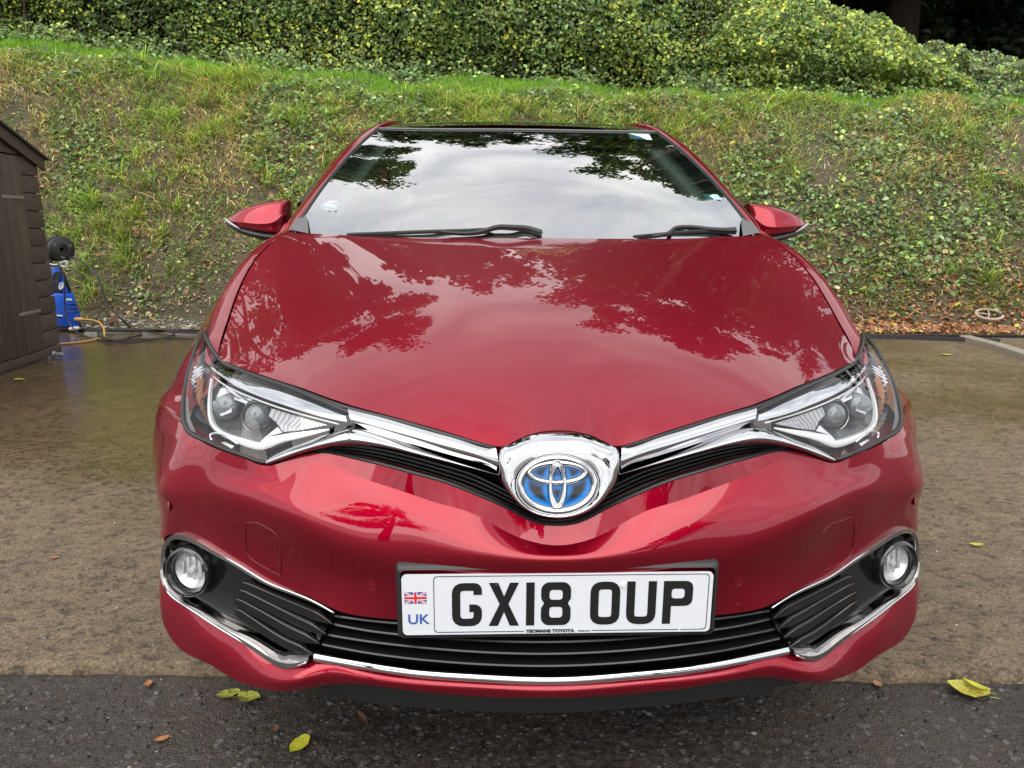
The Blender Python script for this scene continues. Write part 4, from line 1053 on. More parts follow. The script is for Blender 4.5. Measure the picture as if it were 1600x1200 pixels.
groove([(383, 818), (395, 816), (420, 826), (434, 838), (438, 856), (438, 898)]); groove([(384, 818), (383, 848), (388, 868), (402, 880), (437, 899)])
groove([(1284, 834), (1292, 824), (1318, 812), (1331, 809), (1334, 814), (1333, 856)]); groove([(1333, 856), (1328, 868), (1318, 877), (1286, 891)])

# ---- number plate
def to_mesh(o):                                            # curve or lettering -> plain mesh
    me = bpy.data.meshes.new_from_object(o); n = link_mesh(o.name.split('.')[0] + '_print', me, o.parent)
    n.rotation_euler, n.location, n.scale = o.rotation_euler, o.location, o.scale
    old = o.data; nm = o.name.split('.')[0]; bpy.data.objects.remove(o)
    n.name = nm; me.name = nm; return n
def plate():
    p0, p1 = (-.2605, .475), (.2595, .365); cz = .420
    hb = MB(); z0, z1 = .358, .487
    def rr(x0, x1, z0, z1, y, r=.008, n=5):
        L_ = []
        for cx, cz_, a0 in ((x1 - r, z1 - r, 0), (x0 + r, z1 - r, 90), (x0 + r, z0 + r, 180), (x1 - r, z0 + r, 270)):
            for i in range(n): a = R(a0 + 90 * i / (n - 1)); L_.append((cx + r * math.cos(a), y, cz_ + r * math.sin(a)))
        return np.array(L_)
    o1 = rr(-.267, .267, z0, z1, -.001); o2 = rr(-.270, .270, z0 - .002, z1 + .003, .004); o3 = rr(-.272, .272, z0 - .002, z1 + .012, .034)
    i1 = rr(-.262, .262, z0 + .004, z1 - .004, -.003)
    hb.grid(np.array([o3, o2, o1, i1, i1 + [0, .004, 0]]), closed_u=True)
    e_ = part(hb, 'plate_holder', 'black', angle=40)
    pl = rr(p0[0], p1[0], p1[1], p0[1], -.0035, .008); mb = MB(); mb.poly_prism(pl, (0, -1, 0), .003)
    pw = part(mb, 'number_plate', 'plate', e_, angle=40)
    Y = -.0035
    def curve(name, loops, m_, d=.0003, y=Y):
        cu = bpy.data.curves.new(name, 'CURVE'); cu.dimensions = '2D'; cu.fill_mode = 'BOTH'; cu.extrude = d
        for lp in loops:
            sp = cu.splines.new('POLY'); sp.points.add(len(lp) - 1); sp.use_cyclic_u = True
            for q, (x, z) in zip(sp.points, lp): q.co = (x, z, 0, 1)
        cu.materials.append(M[m_]); o = bpy.data.objects.new(name, cu); COL.objects.link(o); o.parent = e_
        o.rotation_euler = (R(90), 0, 0); o.location = (0, y - d, 0); return to_mesh(o)
    X = lambda mm: p0[0] + mm / 1000.; Z = lambda mm: p0[1] - mm / 1000.
    def rnd(pts, r, n=5, closed=False):                   # round the corners of a polyline
        pts = [np.array(p_, float) for p_ in pts]; out = []; m = len(pts)
        for i, p_ in enumerate(pts):
            if not closed and i in (0, m - 1): out.append(p_); continue
            a, b = pts[i - 1], pts[(i + 1) % m]; da, db = unit(a - p_), unit(b - p_)
            rr_ = min(r, np.linalg.norm(a - p_) / 2, np.linalg.norm(b - p_) / 2)
            s_, e2 = p_ + da * rr_, p_ + db * rr_
            for k in range(n):
                u = k / (n - 1); out.append((1 - u) ** 2 * s_ + 2 * u * (1 - u) * p_ + u * u * e2)
        return np.array(out)
    def offs(pts, d, closed=False):
        pts = np.asarray(pts); n = len(pts); o = []
        for i in range(n):
            a = pts[i - 1] if (closed or i) else None; b = pts[(i + 1) % n] if (closed or i < n - 1) else None
            ns = []
            if a is not None:
                t_ = unit(pts[i] - a); ns.append(np.array([-t_[1], t_[0]]))
            if b is not None:
                t_ = unit(b - pts[i]); ns.append(np.array([-t_[1], t_[0]]))
            nn = sum(ns); nn = nn / (np.linalg.norm(nn) + 1e-9); c_ = max(.5, nn @ ns[0]); o.append(pts[i] + nn * d / c_)
        return np.array(o)
    def stroke(pts, w, closed=False):
        if closed: return [offs(pts, w / 2, True), offs(pts, -w / 2, True)]
        return [np.concatenate([offs(pts, w / 2), offs(pts, -w / 2)[::-1]])]
    # strokes in mm inside a 50 x 79 cell, y down; centre lines 7 mm inside
    w = 14
    Gp = rnd([(43, 21.5), (43, 7), (7, 7), (7, 72), (43, 72), (43, 46), (29, 46)], 13)
    Op = rnd([(7, 7), (43, 7), (43, 72), (7, 72)], 13, closed=True)
    Up = rnd([(7, 0), (7, 72), (43, 72), (43, 0)], 13)
    e8 = [np.array(rnd([(8, 0), (42, 0), (50, 9), (50, 31), (44, 38.5), (50, 46), (50, 70), (42, 79), (8, 79), (0, 70), (0, 46), (6, 38.5), (0, 31), (0, 9)], 6, closed=True)),
          rnd([(14, 14), (36, 14), (36, 32), (14, 32)], 6, closed=True), rnd([(14, 45), (36, 45), (36, 65), (14, 65)], 6, closed=True)]
    Pl = [rnd([(0, 0), (44, 0), (50, 8), (50, 38), (44, 46), (14, 46), (14, 79), (0, 79)], 0.01, 2, True), rnd([(14, 14), (36, 14), (36, 32), (14, 32)], 6, closed=True)]
    Pl[0] = np.concatenate([[(0, 0)], rnd([(0, 0), (50, 0), (50, 46), (14, 46)], 14)[1:], [(14, 79), (0, 79)]])
    Xl = [np.array([(0, 0), (15.5, 0), (25.2, 25), (35, 0), (50, 0), (32.5, 38.8), (50.5, 79), (35, 79), (25.2, 53), (15, 79), (-.5, 79), (17.8, 38.8)])]
    chars = [(82.7, stroke(Gp, w), 'letter_g'), (144.4, Xl, 'letter_x'), (206.5, [np.array([(0, 0), (14, 0), (14, 79), (0, 79)])], 'digit_one'), (231.5, e8, 'digit_eight'),
             (314.2, stroke(Op, w, True), 'letter_o'), (375.3, stroke(Up, w), 'letter_u'), (437, Pl, 'letter_p')]
    for x0, loops, nm in chars:
        curve(nm, [[(X(x0 + a), Z(15.5 + b)) for a, b in lp] for lp in loops], 'ink')
    # border line, broken at the foot for the dealer's name
    bl_ = [np.array(v) for v in ([(204, 105.3), (57, 105.3), (53, 101.5), (53, 7), (57, 3.2), (509, 3.2), (513, 7), (513, 101.5), (509, 105.3), (498, 105.3)],)]
    curve('plate_border', [[(X(a), Z(b)) for a, b in stroke(rnd(bl_[0], 4), 1.1)[0]]], 'ink')
    curve('plate_border', [[(X(a), Z(b)) for a, b in ((318, 104.8), (466, 104.8), (466, 105.9), (318, 105.9))]], 'ink')
    def text(s_, x, z, h, m_, bold=0., ex=1.0, name='lettering', y=Y):
        cu = bpy.data.curves.new(name, 'FONT'); cu.body = s_; cu.size = h / .72; cu.offset = bold; cu.extrude = .0002; cu.materials.append(M[m_])
        o = bpy.data.objects.new(name, cu); COL.objects.link(o); o.parent = e_; o.rotation_euler = (R(90), 0, 0); o.location = (x, y - .0003, z); o.scale = (ex, 1, 1); return to_mesh(o)
    text('YEOMANS TOYOTA', X(207), Z(107.8), .0056, 'ink', .00045, 1.16)
    text('BN25 8AX', X(295), Z(107), .0024, 'ink', .0001, 1.35)
    text('STOCK-ID AUTOS', X(470), Z(106.6), .0020, 'ink', .00004, 1.2)
    text('UK', X(8.5), Z(89), .018, 'uk_blue', .0004, 1.06)
    # union flag
    fx0, fx1, fz0, fz1 = X(4), X(41), Z(52), Z(31)
    fw, fh = fx1 - fx0, fz1 - fz0; cxm, czm = (fx0 + fx1) / 2, (fz0 + fz1) / 2
    def flat(loops, m_, lv): curve('flag', loops, m_, .00006, Y - .00014 * lv)
    flat([[(fx0, fz0), (fx1, fz0), (fx1, fz1), (fx0, fz1)]], 'flag_blue', 0)
    def diag(w_, m_, lv):
        for s_ in (1, -1):
            a = np.array([fx0, czm - s_ * fh / 2]); b = np.array([fx1, czm + s_ * fh / 2])
            dx = w_ * math.hypot(fw, fh) / fh / 2; dz = w_ * math.hypot(fw, fh) / fw / 2
            flat([[(a[0] + dx, a[1]), (b[0], b[1] - s_ * dz), (b[0], b[1]), (b[0] - dx, b[1]), (a[0], a[1] + s_ * dz), (a[0], a[1])]], m_, lv); lv += .35
    diag(.0042, 'plate', 1); diag(.0014, 'flag_red', 2)
    def cross(w_, m_, lv): flat([[(cxm - w_, fz0), (cxm + w_, fz0), (cxm + w_, czm - w_), (fx1, czm - w_), (fx1, czm + w_), (cxm + w_, czm + w_), (cxm + w_, fz1), (cxm - w_, fz1), (cxm - w_, czm + w_), (fx0, czm + w_), (fx0, czm - w_), (cxm - w_, czm - w_)]], m_, lv)
    cross(.0036, 'plate', 3); cross(.0021, 'flag_red', 4)
    part(MB().lathe([(0, .003), (.004, .0028), (.0055, 0)], (X(369), Y, Z(22)), (0, -1, 0), 16), 'screw_cap', 'plate', e_)
    part(MB().lathe([(0, .0024), (.003, .002), (.0042, 0)], (X(157.5), Y - .0006, Z(20.5)), (0, -1, 0), 16), 'screw_cap', 'ink', e_)
plate()

# ---- windscreen
WB = PL((456, 364, 1.065), (480, 367.5, 1.045), (527, 369.5, 1.015), (600, 370, .985), (700, 370, .963), (815, 370, .952)); WB[:, 1] += .012; WB[:, 2] -= .004
WT = PL((592, 201.5, 1.80), (620, 202, 1.785), (660, 202.6, 1.765), (720, 203, 1.748), (812, 203.5, 1.74))
Wm1 = None
def scr():
    b = WB[::-1].copy(); tpt = WT[::-1].copy(); b[0, 0] = tpt[0, 0] = 0
    n = 61; B_, T_ = spl(full(b), n), spl(full(tpt), n)
    x = np.linspace(-1, 1, n)
    rows = []
    for f, bulge in ((0, 0), (.25, 1), (.5, 1.28), (.75, .95), (1, 0)):
        c = B_ * (1 - f) + T_ * f
        c = c + np.array([0, -.5, .87]) * (bulge * .030 * (1 - .25 * x ** 2))[:, None]
        rows.append(c)
    return loft(rows, 36)
SC = scr()
part(MB().grid(SC, out=(0, -.5, 1)), 'windscreen', 'screen', angle=180, recalc=False)
nrm_in = np.array([0, .5, -.86]) * .004
fm = MB(); In = SC + nrm_in
fm.grid(In[:4]); fm.grid(In[-4:]); fm.grid(In[:, :4]); fm.grid(In[:, -4:])
part(fm, 'screen_border', 'frit', recalc=False, angle=180)
# cowl strip and wipers
cw = spl(full(np.concatenate([[(0, .962, 1.004)], PL((700, 373, .972), (600, 373.5, .99), (527, 373, 1.02), (470, 369, 1.058))])), 61)
part(MB().grid(np.array([cw + [0, 0, -.01], cw + [0, .03, .002], cw + [0, .085, .004]])), 'cowl_panel', 'black', recalc=False)
def off_screen(q, h):
    Dk = SC.reshape(-1, 3) - _OC; o = []
    for px, py in q:
        dr = _RC @ _ray(px, py); dr /= np.linalg.norm(dr); tt = Dk @ dr; of = np.linalg.norm(Dk - tt[:, None] * dr, axis=1); k_ = np.argsort(of)[:3]
        o.append(_OC + dr * (tt[k_].mean() - h))
    return np.array(o)
def wiper(blade, arm):
    w_ = part(MB().sweep(spl(off_screen(blade, .016), 40), [(-.007, -.008), (-.005, .002), (.0, .005), (.005, .002), (.007, -.008)], nrm=(0, -.6, .8), scale=np.interp(np.linspace(0, 1, 40), [0, .04, .9, 1], [.45, .75, .75, .5])), 'wiper', 'black', angle=50)
    part(MB().sweep(spl(off_screen(arm, .026), 30), [(-.008, -.008), (-.006, .004), (.006, .004), (.008, -.008)], nrm=(0, -.6, .8), scale=np.linspace(.55, 1.1, 30)), 'wiper_arm', 'black', w_, angle=50)
wiper([(542, 365.5), (600, 363.5), (680, 360.5), (740, 358.5), (772, 356.5)], [(690, 362), (757, 360), (775, 354.5), (800, 354.5), (822, 356), (845, 363)])
wiper([(990, 369), (1020, 366.5), (1060, 362.5), (1100, 360), (1150, 356)], [(1020, 369), (1046, 363), (1056, 356), (1080, 354.5), (1105, 357.5), (1150, 360)])
# stickers behind the glass
def sticker(q, name, m_):
    p_ = off_screen(q, -.0025); return part(MB().add(p_, [tuple(range(len(p_)))]), name, m_, smooth=False, recalc=False)
sticker([(980, 208.5), (1014, 209.5), (1019, 218.5), (985, 217)], 'window_sticker', 'sticker')
p_ = off_screen([(991, 211.7), (1008, 212.2), (1011, 216.5), (994, 215.8)], -.0018); 
for i in range(7):
    f0, f1 = i / 7 + .02, i / 7 + (.09 if i % 3 else .12)
    q_ = [p_[0] * (1 - f0) + p_[1] * f0, p_[0] * (1 - f1) + p_[1] * f1, p_[3] * (1 - f1) + p_[2] * f1, p_[3] * (1 - f0) + p_[2] * f0]
    part(MB().add(q_, [(0, 1, 2, 3)]), 'sticker_print', 'uk_blue', smooth=False, recalc=False)
sticker([(1098, 303), (1121, 304), (1128, 312), (1104, 311)], 'window_sticker', 'sticker_blue')
a_ = np.linspace(0, 6.283, 24, endpoint=False)
sticker([(518 + 17.5 * math.cos(v), 322.5 + 9.5 * math.sin(v)) for v in a_], 'round_sticker', 'sticker_violet')
rg = off_screen([(518 + 12 * math.cos(v), 322.5 + 6.3 * math.sin(v)) for v in a_], -.0012)
part(MB().tube(rg, .0016, 4, closed=True), 'sticker_print', 'plate')
sticker([(508, 320), (527, 319), (527, 325), (508, 326)], 'sticker_print', 'sticker')

# ---- pillars and roof
PI_ = np.concatenate([[SC[0, 0]], SC[2::3, 0]])
PI_ = SC[:, 0]
PO = PL((452, 362, 1.09), (447, 354, 1.16), (459, 335, 1.235), (471, 319, 1.30), (496, 283, 1.43), (527, 243, 1.60), (559, 215, 1.745), (590, 196.5, 1.90), (610, 191.5, 2.02))
def pillar(sg):
    i_ = spl(PI_ + np.array([-.004, 0, .001]), 50); o_ = spl(PO, 50)
    i2 = np.concatenate([i_, [(-.500, 1.95, 1.443), (-.478, 2.3, 1.468), (-.470, 2.8, 1.470), (-.475, 3.4, 1.42), (-.50, 3.9, 1.33)]])
    o2 = np.concatenate([o_, [(-.535, 2.3, 1.452), (-.540, 2.8, 1.458), (-.545, 3.4, 1.41), (-.58, 3.9, 1.31)]])
    i3, o3 = spl(i2, 90), spl(o2, 90)
    mid = i3 * .5 + o3 * .5 + np.array([-.004, -.004, .009]) * np.interp(np.arange(90), [0, 25, 40, 50, 89], [1, 1, .5, .2, .2])[:, None]
    under = o3 + np.array([-.012, .03, -.03])
    part(MB().grid(S_(loft([i3 + [0, .01, -.012], i3, mid, o3, under], 16), sg), out=S_(np.array([-.5, -.3, 1]), sg)), 'roof_pillar', 'paint', angle=60)
    part(MB().tube(S_(i_, sg), .004, 6), 'screen_seal', 'black')
    # triangular scuttle trim at the foot of the pillar
    tr = PL((454.5, 361.5, 1.075), (474, 329.5, 1.215), (482, 345, 1.14), (484, 368, 1.05)); tr = tr + np.array([0, -.012, .006])
    part(MB().add(S_(tr, sg), [(0, 1, 2, 3)]), 'scuttle_trim', 'grey_trim', smooth=False, recalc=False)
both(pillar)
def roof():
    ys = [1.755, 1.85, 2.0, 2.2, 2.6, 3.2, 3.9]; zs = [1.412, 1.434, 1.459, 1.474, 1.478, 1.448, 1.335]
    xs_ = [.53, .51, .487, .477, .468, .470, .50]
    rows = []
    for y, z, hx in zip(ys, zs, xs_):
        s_ = np.linspace(-1, 1, 41); rows.append(np.stack([s_ * hx, y + (.045 * s_ ** 2 if y < 1.8 else .03 * s_ ** 2 * max(0, 2.2 - y) * 2.5), z - .012 * s_ ** 2], 1))
    part(MB().grid(loft(rows, 40), out=(0, 0, 1)), 'roof_panel', 'roof_glass', angle=180, recalc=False)
    part(MB().tube(SC[-1] + [0, .004, .002], .005, 6), 'roof_seal', 'grey_trim')
roof()

# ---- body sides, windows, tail
def side(sg):
    def rows(y0, y1, n=26):
        ys = np.linspace(y0, y1, n)
        belt = np.stack([np.interp(ys, [1.3, 2.2, 3.3, 3.9, 4.2, 4.33], [-.80, -.815, -.80, -.74, -.68, -.60]), ys, np.interp(ys, [1.3, 2.5, 3.6, 4.33], [.985, 1.02, 1.08, 1.06])], 1)
        sh = np.stack([np.interp(ys, [1.3, 2.2, 3.3, 3.9, 4.2, 4.33], [-.864, -.87, -.87, -.84, -.78, -.66]), ys, np.full(n, .87)], 1)
        md = np.stack([np.interp(ys, [1.3, 2.2, 3.3, 3.9, 4.2, 4.33], [-.876, -.872, -.88, -.86, -.80, -.68]), ys, np.full(n, .68)], 1)
        lo = np.stack([np.interp(ys, [1.3, 2.2, 3.3, 3.9, 4.2, 4.33], [-.868, -.86, -.872, -.85, -.79, -.67]), ys, np.full(n, .42)], 1)
        si = np.stack([np.interp(ys, [1.3, 2.2, 3.3, 3.9, 4.2, 4.33], [-.84, -.835, -.845, -.82, -.76, -.64]), ys, np.full(n, .24)], 1)
        arch = np.clip(.37 ** 2 - (ys - 3.53) ** 2, 0, None) ** .5 + .30
        for r_ in (si, lo, md): r_[:, 2] = np.maximum(r_[:, 2], np.where(np.abs(ys - 3.53) < .37, np.minimum(arch, .71), 0))
        return [belt, sh, md, lo, si]
    for y0, y1, nm in ((1.262, 2.36, 'front_door'), (2.366, 3.26, 'rear_door'), (3.266, 4.33, 'rear_quarter')):
        part(MB().grid(S_(loft(rows(y0, y1, 26), 20), sg), out=(sg, 0, 0)), nm, 'paint', angle=60, recalc=False)
    ys = np.linspace(1.32, 3.85, 40)
    top = np.stack([np.interp(ys, [1.32, 1.6, 2.0, 2.3, 2.8, 3.4, 3.85], [-.735, -.665, -.585, -.560, -.565, -.57, -.60]), ys, np.interp(ys, [1.32, 1.6, 1.9, 2.3, 2.8, 3.4, 3.85], [1.075, 1.24, 1.375, 1.432, 1.430, 1.38, 1.27])], 1)
    bot = np.stack([np.interp(ys, [1.3, 2.2, 3.3, 3.9], [-.798, -.812, -.797, -.74]), ys, np.interp(ys, [1.3, 2.5, 3.6, 3.9], [.988, 1.022, 1.082, 1.09])], 1)
    part(MB().grid(S_(loft([bot, (bot + top) / 2 + [-.02, 0, 0], top], 8), sg), out=(sg, 0, .3)), 'side_window', 'side_glass', angle=180, recalc=False)
    part(MB().grid(S_(np.array([top + [.002, 0, -.004], top + [-.003, 0, .03], top + [.05, 0, .05]]), sg)), 'window_frame', 'black', recalc=False)
both(side)
tl = MB()
for_y = np.array([(-.64, 4.335, .24), (-.67, 4.34, .42), (-.69, 4.35, .68), (-.66, 4.34, .87), (-.60, 4.33, 1.06), (-.55, 4.05, 1.25), (-.50, 3.9, 1.335)])
tl.grid(np.array([[(q[0] * s_, q[1] + .04 * (1 - s_ * s_), q[2]) for s_ in np.linspace(-1, 1, 15)] for q in for_y]))
part(tl, 'tailgate', 'paint', angle=60)
# ---- floor pan, wheels
part(MB().box((0, 2.3, .27), (1.55, 3.4, .10)), 'floor_pan', 'void', smooth=False)
def wheel(x, y):
    sg = np.sign(x); ax = (sg, 0, 0); o = (x, y, .315)
    w_ = part(MB().lathe([(.215, -.10), (.29, -.10), (.312, -.085), (.315, -.05), (.315, .05), (.312, .085), (.29, .102), (.225, .102), (.212, .09)], o, ax, 48), 'wheel', 'tyre', angle=50)
    part(MB().lathe([(.212, .095), (.205, .09), (.20, .02), (.20, -.09)], o, ax, 48), 'rim', 'rim', w_, angle=50)
    mb = MB().lathe([(0, .085), (.04, .082), (.055, .06), (.055, .03)], o, ax, 20)
    for k_ in range(10):
        a = 2 * math.pi * k_ / 10; d = np.array([0, math.cos(a), math.sin(a)])
        mb.sweep(np.array([np.array(o) + d * .03 + np.array(ax) * .07, np.array(o) + d * .12 + np.array(ax) * .078, np.array(o) + d * .205 + np.array(ax) * .06]), [(-.013, -.012), (-.011, .004), (.011, .004), (.013, -.012)], nrm=ax)
    part(mb, 'spokes', 'rim', w_, angle=40)
    part(MB().lathe([(.02, .0), (.14, .0), (.14, .02), (.02, .02)], o, ax, 32), 'brake_disc', 'grey_trim', w_)
    part(MB().lathe([(0, -.10), (.20, -.10), (.20, -.09)], o, ax, 24), 'wheel_back', 'void', w_)
for x in (-.765, .765):
    for y in (.93, 3.53): wheel(x, y)
for x in (-1, 1):                                         # arch liners
    a = np.linspace(-.2, 3.34, 20)
    for y in (.93, 3.53):
        g_ = np.array([[(x * xx, y + .365 * math.cos(v), .31 + .365 * math.sin(v)) for v in a] for xx in (.865, .60)])
        part(MB().grid(g_).add([g_[1][i] for i in range(20)], [tuple(range(20))]), 'arch_liner', 'void', recalc=False)

# ---- door mirrors
def mirror(sg):
    def sec(px, yt, zt_px, zb_px, y0, dep, cz):
        zt, zb = P(px, zt_px, y0)[2], P(px, zb_px, y0)[2]; x = P(px, 340, y0)[0]
        zm = zb + (zt - zb) * cz
        return np.array([(x, y0 + dep, zt - .004), (x, y0 + dep * .45, zt), (x, y0 + dep * .16, zt - (zt - zm) * .30), (x, y0 + .004, zm + .004), (x, y0, zm - .006), (x, y0 + .004, zb + (zm - zb) * .4), (x, y0 + dep * .10, zb), (x, y0 + dep * .5, zb - .003), (x, y0 + dep, zb)])
    ss = [sec(447.5, 0, 312, 366, 1.475, .09, .62), sec(440, 0, 311.2, 366, 1.455, .12, .55), (sec(428, 0, 311.8, 365.5, 1.44, .14, .40)), sec(410, 0, 314.0, 363, 1.432, .15, .32),
          sec(390, 0, 318.5, 359.5, 1.44, .15, .32), sec(372, 0, 325.5, 355.5, 1.46, .135, .36), sec(360, 0, 333, 351, 1.49, .11, .40), sec(354, 0, 338.5, 347.5, 1.52, .08, .45), sec(351.5, 0, 341.5, 345, 1.55, .04, .5)]
    u = np.arange(len(ss)); G_ = nat_spline(u, np.array(ss), np.linspace(0, len(ss) - 1, 36))
    G_ = np.transpose(np.array([nat_spline(np.arange(9.), g_, np.linspace(0, 8, 40)) for g_ in G_]), (1, 0, 2))
    mb = MB().grid(S_(G_, sg)); e_ = S_(G_[:, 0], sg)
    mb.add(e_, [tuple(range(len(e_)))]); mb.add(np.concatenate([S_(G_[0], sg), S_(G_[-1], sg)]), [(i, i + 1, 36 + i + 1, 36 + i) for i in range(35)])
    mm = part(mb, 'door_mirror', 'paint', angle=45)
    lo = []
    for px, t_, b_, y0, dep in ((452, 364, 371, 1.47, .08), (440, 364, 373, 1.455, .11), (428, 363.5, 376.5, 1.44, .13), (410, 361, 377, 1.435, .14), (390, 357, 372.5, 1.442, .14), (372, 353, 366, 1.462, .12), (360, 349, 359, 1.49, .10), (353, 345, 352, 1.52, .07)):
        zt, zb = P(px, t_, y0)[2], P(px, b_, y0)[2]; x = P(px, 350, y0)[0]; zm = (zt + zb) / 2; hz = (zt - zb) / 2
        a = np.linspace(0, 2 * np.pi, 16, endpoint=False)
        lo.append(np.stack([np.full(16, x), y0 + .002 + dep / 2 - dep / 2 * np.sign(np.cos(a)) * np.abs(np.cos(a)) ** .7, zm + hz * np.sin(a)], 1))
    G2 = nat_spline(np.arange(8.), np.array(lo), np.linspace(0, 7, 30)); mb = MB().grid(S_(G2, sg), closed_u=True)
    for k_ in (0, -1): mb.add(S_(G2[k_], sg), [tuple(range(16))])
    part(mb, 'mirror_base', 'black', mm, angle=50)
    # stalk to the door
    part(MB().tube(S_(np.array([P(440, 362, 1.50), (-.80, 1.50, 1.02), (-.76, 1.52, 1.0)]), sg), .022, 10), 'mirror_stalk', 'black', mm)
    # clear repeater wrapped round the tip
    rp = np.array([P(375, 357.5, 1.452), P(364, 351.5, 1.470), P(355, 345.5, 1.505), P(350.5, 343, 1.545)])
    part(MB().sweep(S_(spl(rp, 16), sg), circ(.0042, 8, .007), nrm=(0, -.3, .9), scale=np.interp(np.arange(16), [0, 4, 12, 15], [.15, .7, 1.25, .8])), 'repeater', 'repeater', mm, angle=180)
    gl = [np.array([s_[0], s_[1], s_[7], s_[8]]) for s_ in ss]
    q = np.concatenate([[s_[0] for s_ in ss], [s_[8] for s_ in ss[::-1]]]) + np.array([0, .004, 0])
    part(MB().add(S_(q, sg), [tuple(range(len(q)))]), 'mirror_glass', 'chrome', mm, smooth=False, recalc=False)
M['repeater'] = mat('clear_repeater', (.42, .44, .44), .15, .3, .5)
both(mirror)

# ---- cabin
part(MB().grid(np.array([[(x, 1.02, .985 - .02 * abs(x)) for x in np.linspace(-.68, .68, 9)], [(x, 1.30, 1.0 - .02 * abs(x)) for x in np.linspace(-.70, .70, 9)], [(x, 1.62, .97) for x in np.linspace(-.70, .70, 9)], [(x, 1.72, .80) for x in np.linspace(-.70, .70, 9)], [(x, 1.75, .35) for x in np.linspace(-.7, .7, 9)]])), 'dashboard', 'interior', recalc=False, angle=60)
st_c = np.array([-.36, 1.74, .93]); a = np.linspace(0, 2 * np.pi, 40, endpoint=False); nn = unit(np.array([0, .85, .5])); vv = np.cross(nn, [1., 0, 0])
part(MB().tube(st_c + .185 * (np.cos(a)[:, None] * np.array([1., 0, 0]) + np.sin(a)[:, None] * vv), .015, 8, closed=True), 'steering_wheel', 'interior')
for x in (-.36, .36):
    def cushion(c, d, name, parent=None):
        return part(MB().box(c, d), name, 'interior', parent, bevel=min(d) * .3, angle=60)
    s_ = cushion((x, 2.25, .50), (.50, .52, .16), 'seat_cushion'); b_ = cushion((x, 2.52, .82), (.48, .14, .60), 'seat_back', s_); cushion((x, 2.56, 1.20), (.26, .10, .18), 'headrest', s_)
cushion((0, 3.25, .50), (1.25, .5, .16), 'rear_bench'); cushion((0, 3.52, .85), (1.25, .14, .55), 'rear_bench_back')
for sg in (-1, 1):                                         # pale trim inside the pillars, dark headlining
    i_ = spl(PI_, 40)[3:-1]; inn = i_ + np.array([.012, .035, -.012]); inn2 = i_ + np.array([.075, .05, -.02]); inn3 = i_ + np.array([.03, .22, -.05])
    part(MB().grid(S_(np.array([inn, inn2, inn3]), sg)), 'pillar_trim', 'pillar_trim', recalc=False, angle=180)
    part(MB().tube(S_(np.array([(-.60, 2.42, 1.30), (-.62, 2.45, .95), (-.66, 2.45, .5)]), sg), .022, 6), 'seat_belt', 'seat_red')
part(MB().grid(np.array([[(x, y, z - .03 - .02 * x * x) for x in np.linspace(-.48, .48, 9)] for y, z in ((1.80, 1.412), (2.2, 1.46), (2.8, 1.462), (3.6, 1.38))])), 'headlining', 'interior', recalc=False)
part(MB().box((0.005, 1.86, 1.352), (.22, .03, .06)), 'rear_view_mirror', 'interior', bevel=.01)
part(MB().box((0, 2.6, .42), (1.5, 2.4, .06)), 'cabin_floor', 'interior', smooth=False)

# =================================================================== THINGS ROUND THE YARD
# ---- timber shed: its gable wall faces the car
M['shed'] = mat('brown_shed_paint', (.05, .036, .028), .62)
t = NT(M['shed']); tc = t.n('ShaderNodeTexCoord').outputs['Object']; oi = t.n('ShaderNodeObjectInfo').outputs['Random']
mp = t.n('ShaderNodeMapping', {'Vector': tc, 'Scale': (6, 6, 40)}).outputs[0]; nz = t.noise(2.2, 6, .65, mp); n2 = t.noise(38, 5, .7, tc)
c = t.ramp(nz.outputs[0], [(.3, (.050, .037, .031)), (.7, (.105, .080, .067))])
c = t.mix(t.ramp(n2.outputs[0], [(.60, (0, 0, 0)), (.72, (.6, .6, .6))]), c, (.21, .185, .165))
c = t.mix(1., c, t.ramp(oi, [(0, (.82, .82, .82)), (1, (1.18, 1.15, 1.12))]), 'MULTIPLY')
t.l(c, t.b.inputs['Base Color']); t.l(t.bump(nz.outputs[0], .5, .004), t.b.inputs['Normal'])
M['shed_v'] = M['shed']
M['zinc'] = mat('worn_zinc', (.34, .33, .32), .5, .6)
t = NT(M['zinc']); nz = t.noise(60, 5, .7); t.l(t.ramp(nz.outputs[0], [(.35, (.08, .06, .05)), (.55, (.42, .41, .40))]), t.b.inputs['Base Color'])
M['felt'] = mat('roof_felt', (.05, .046, .045), .9)
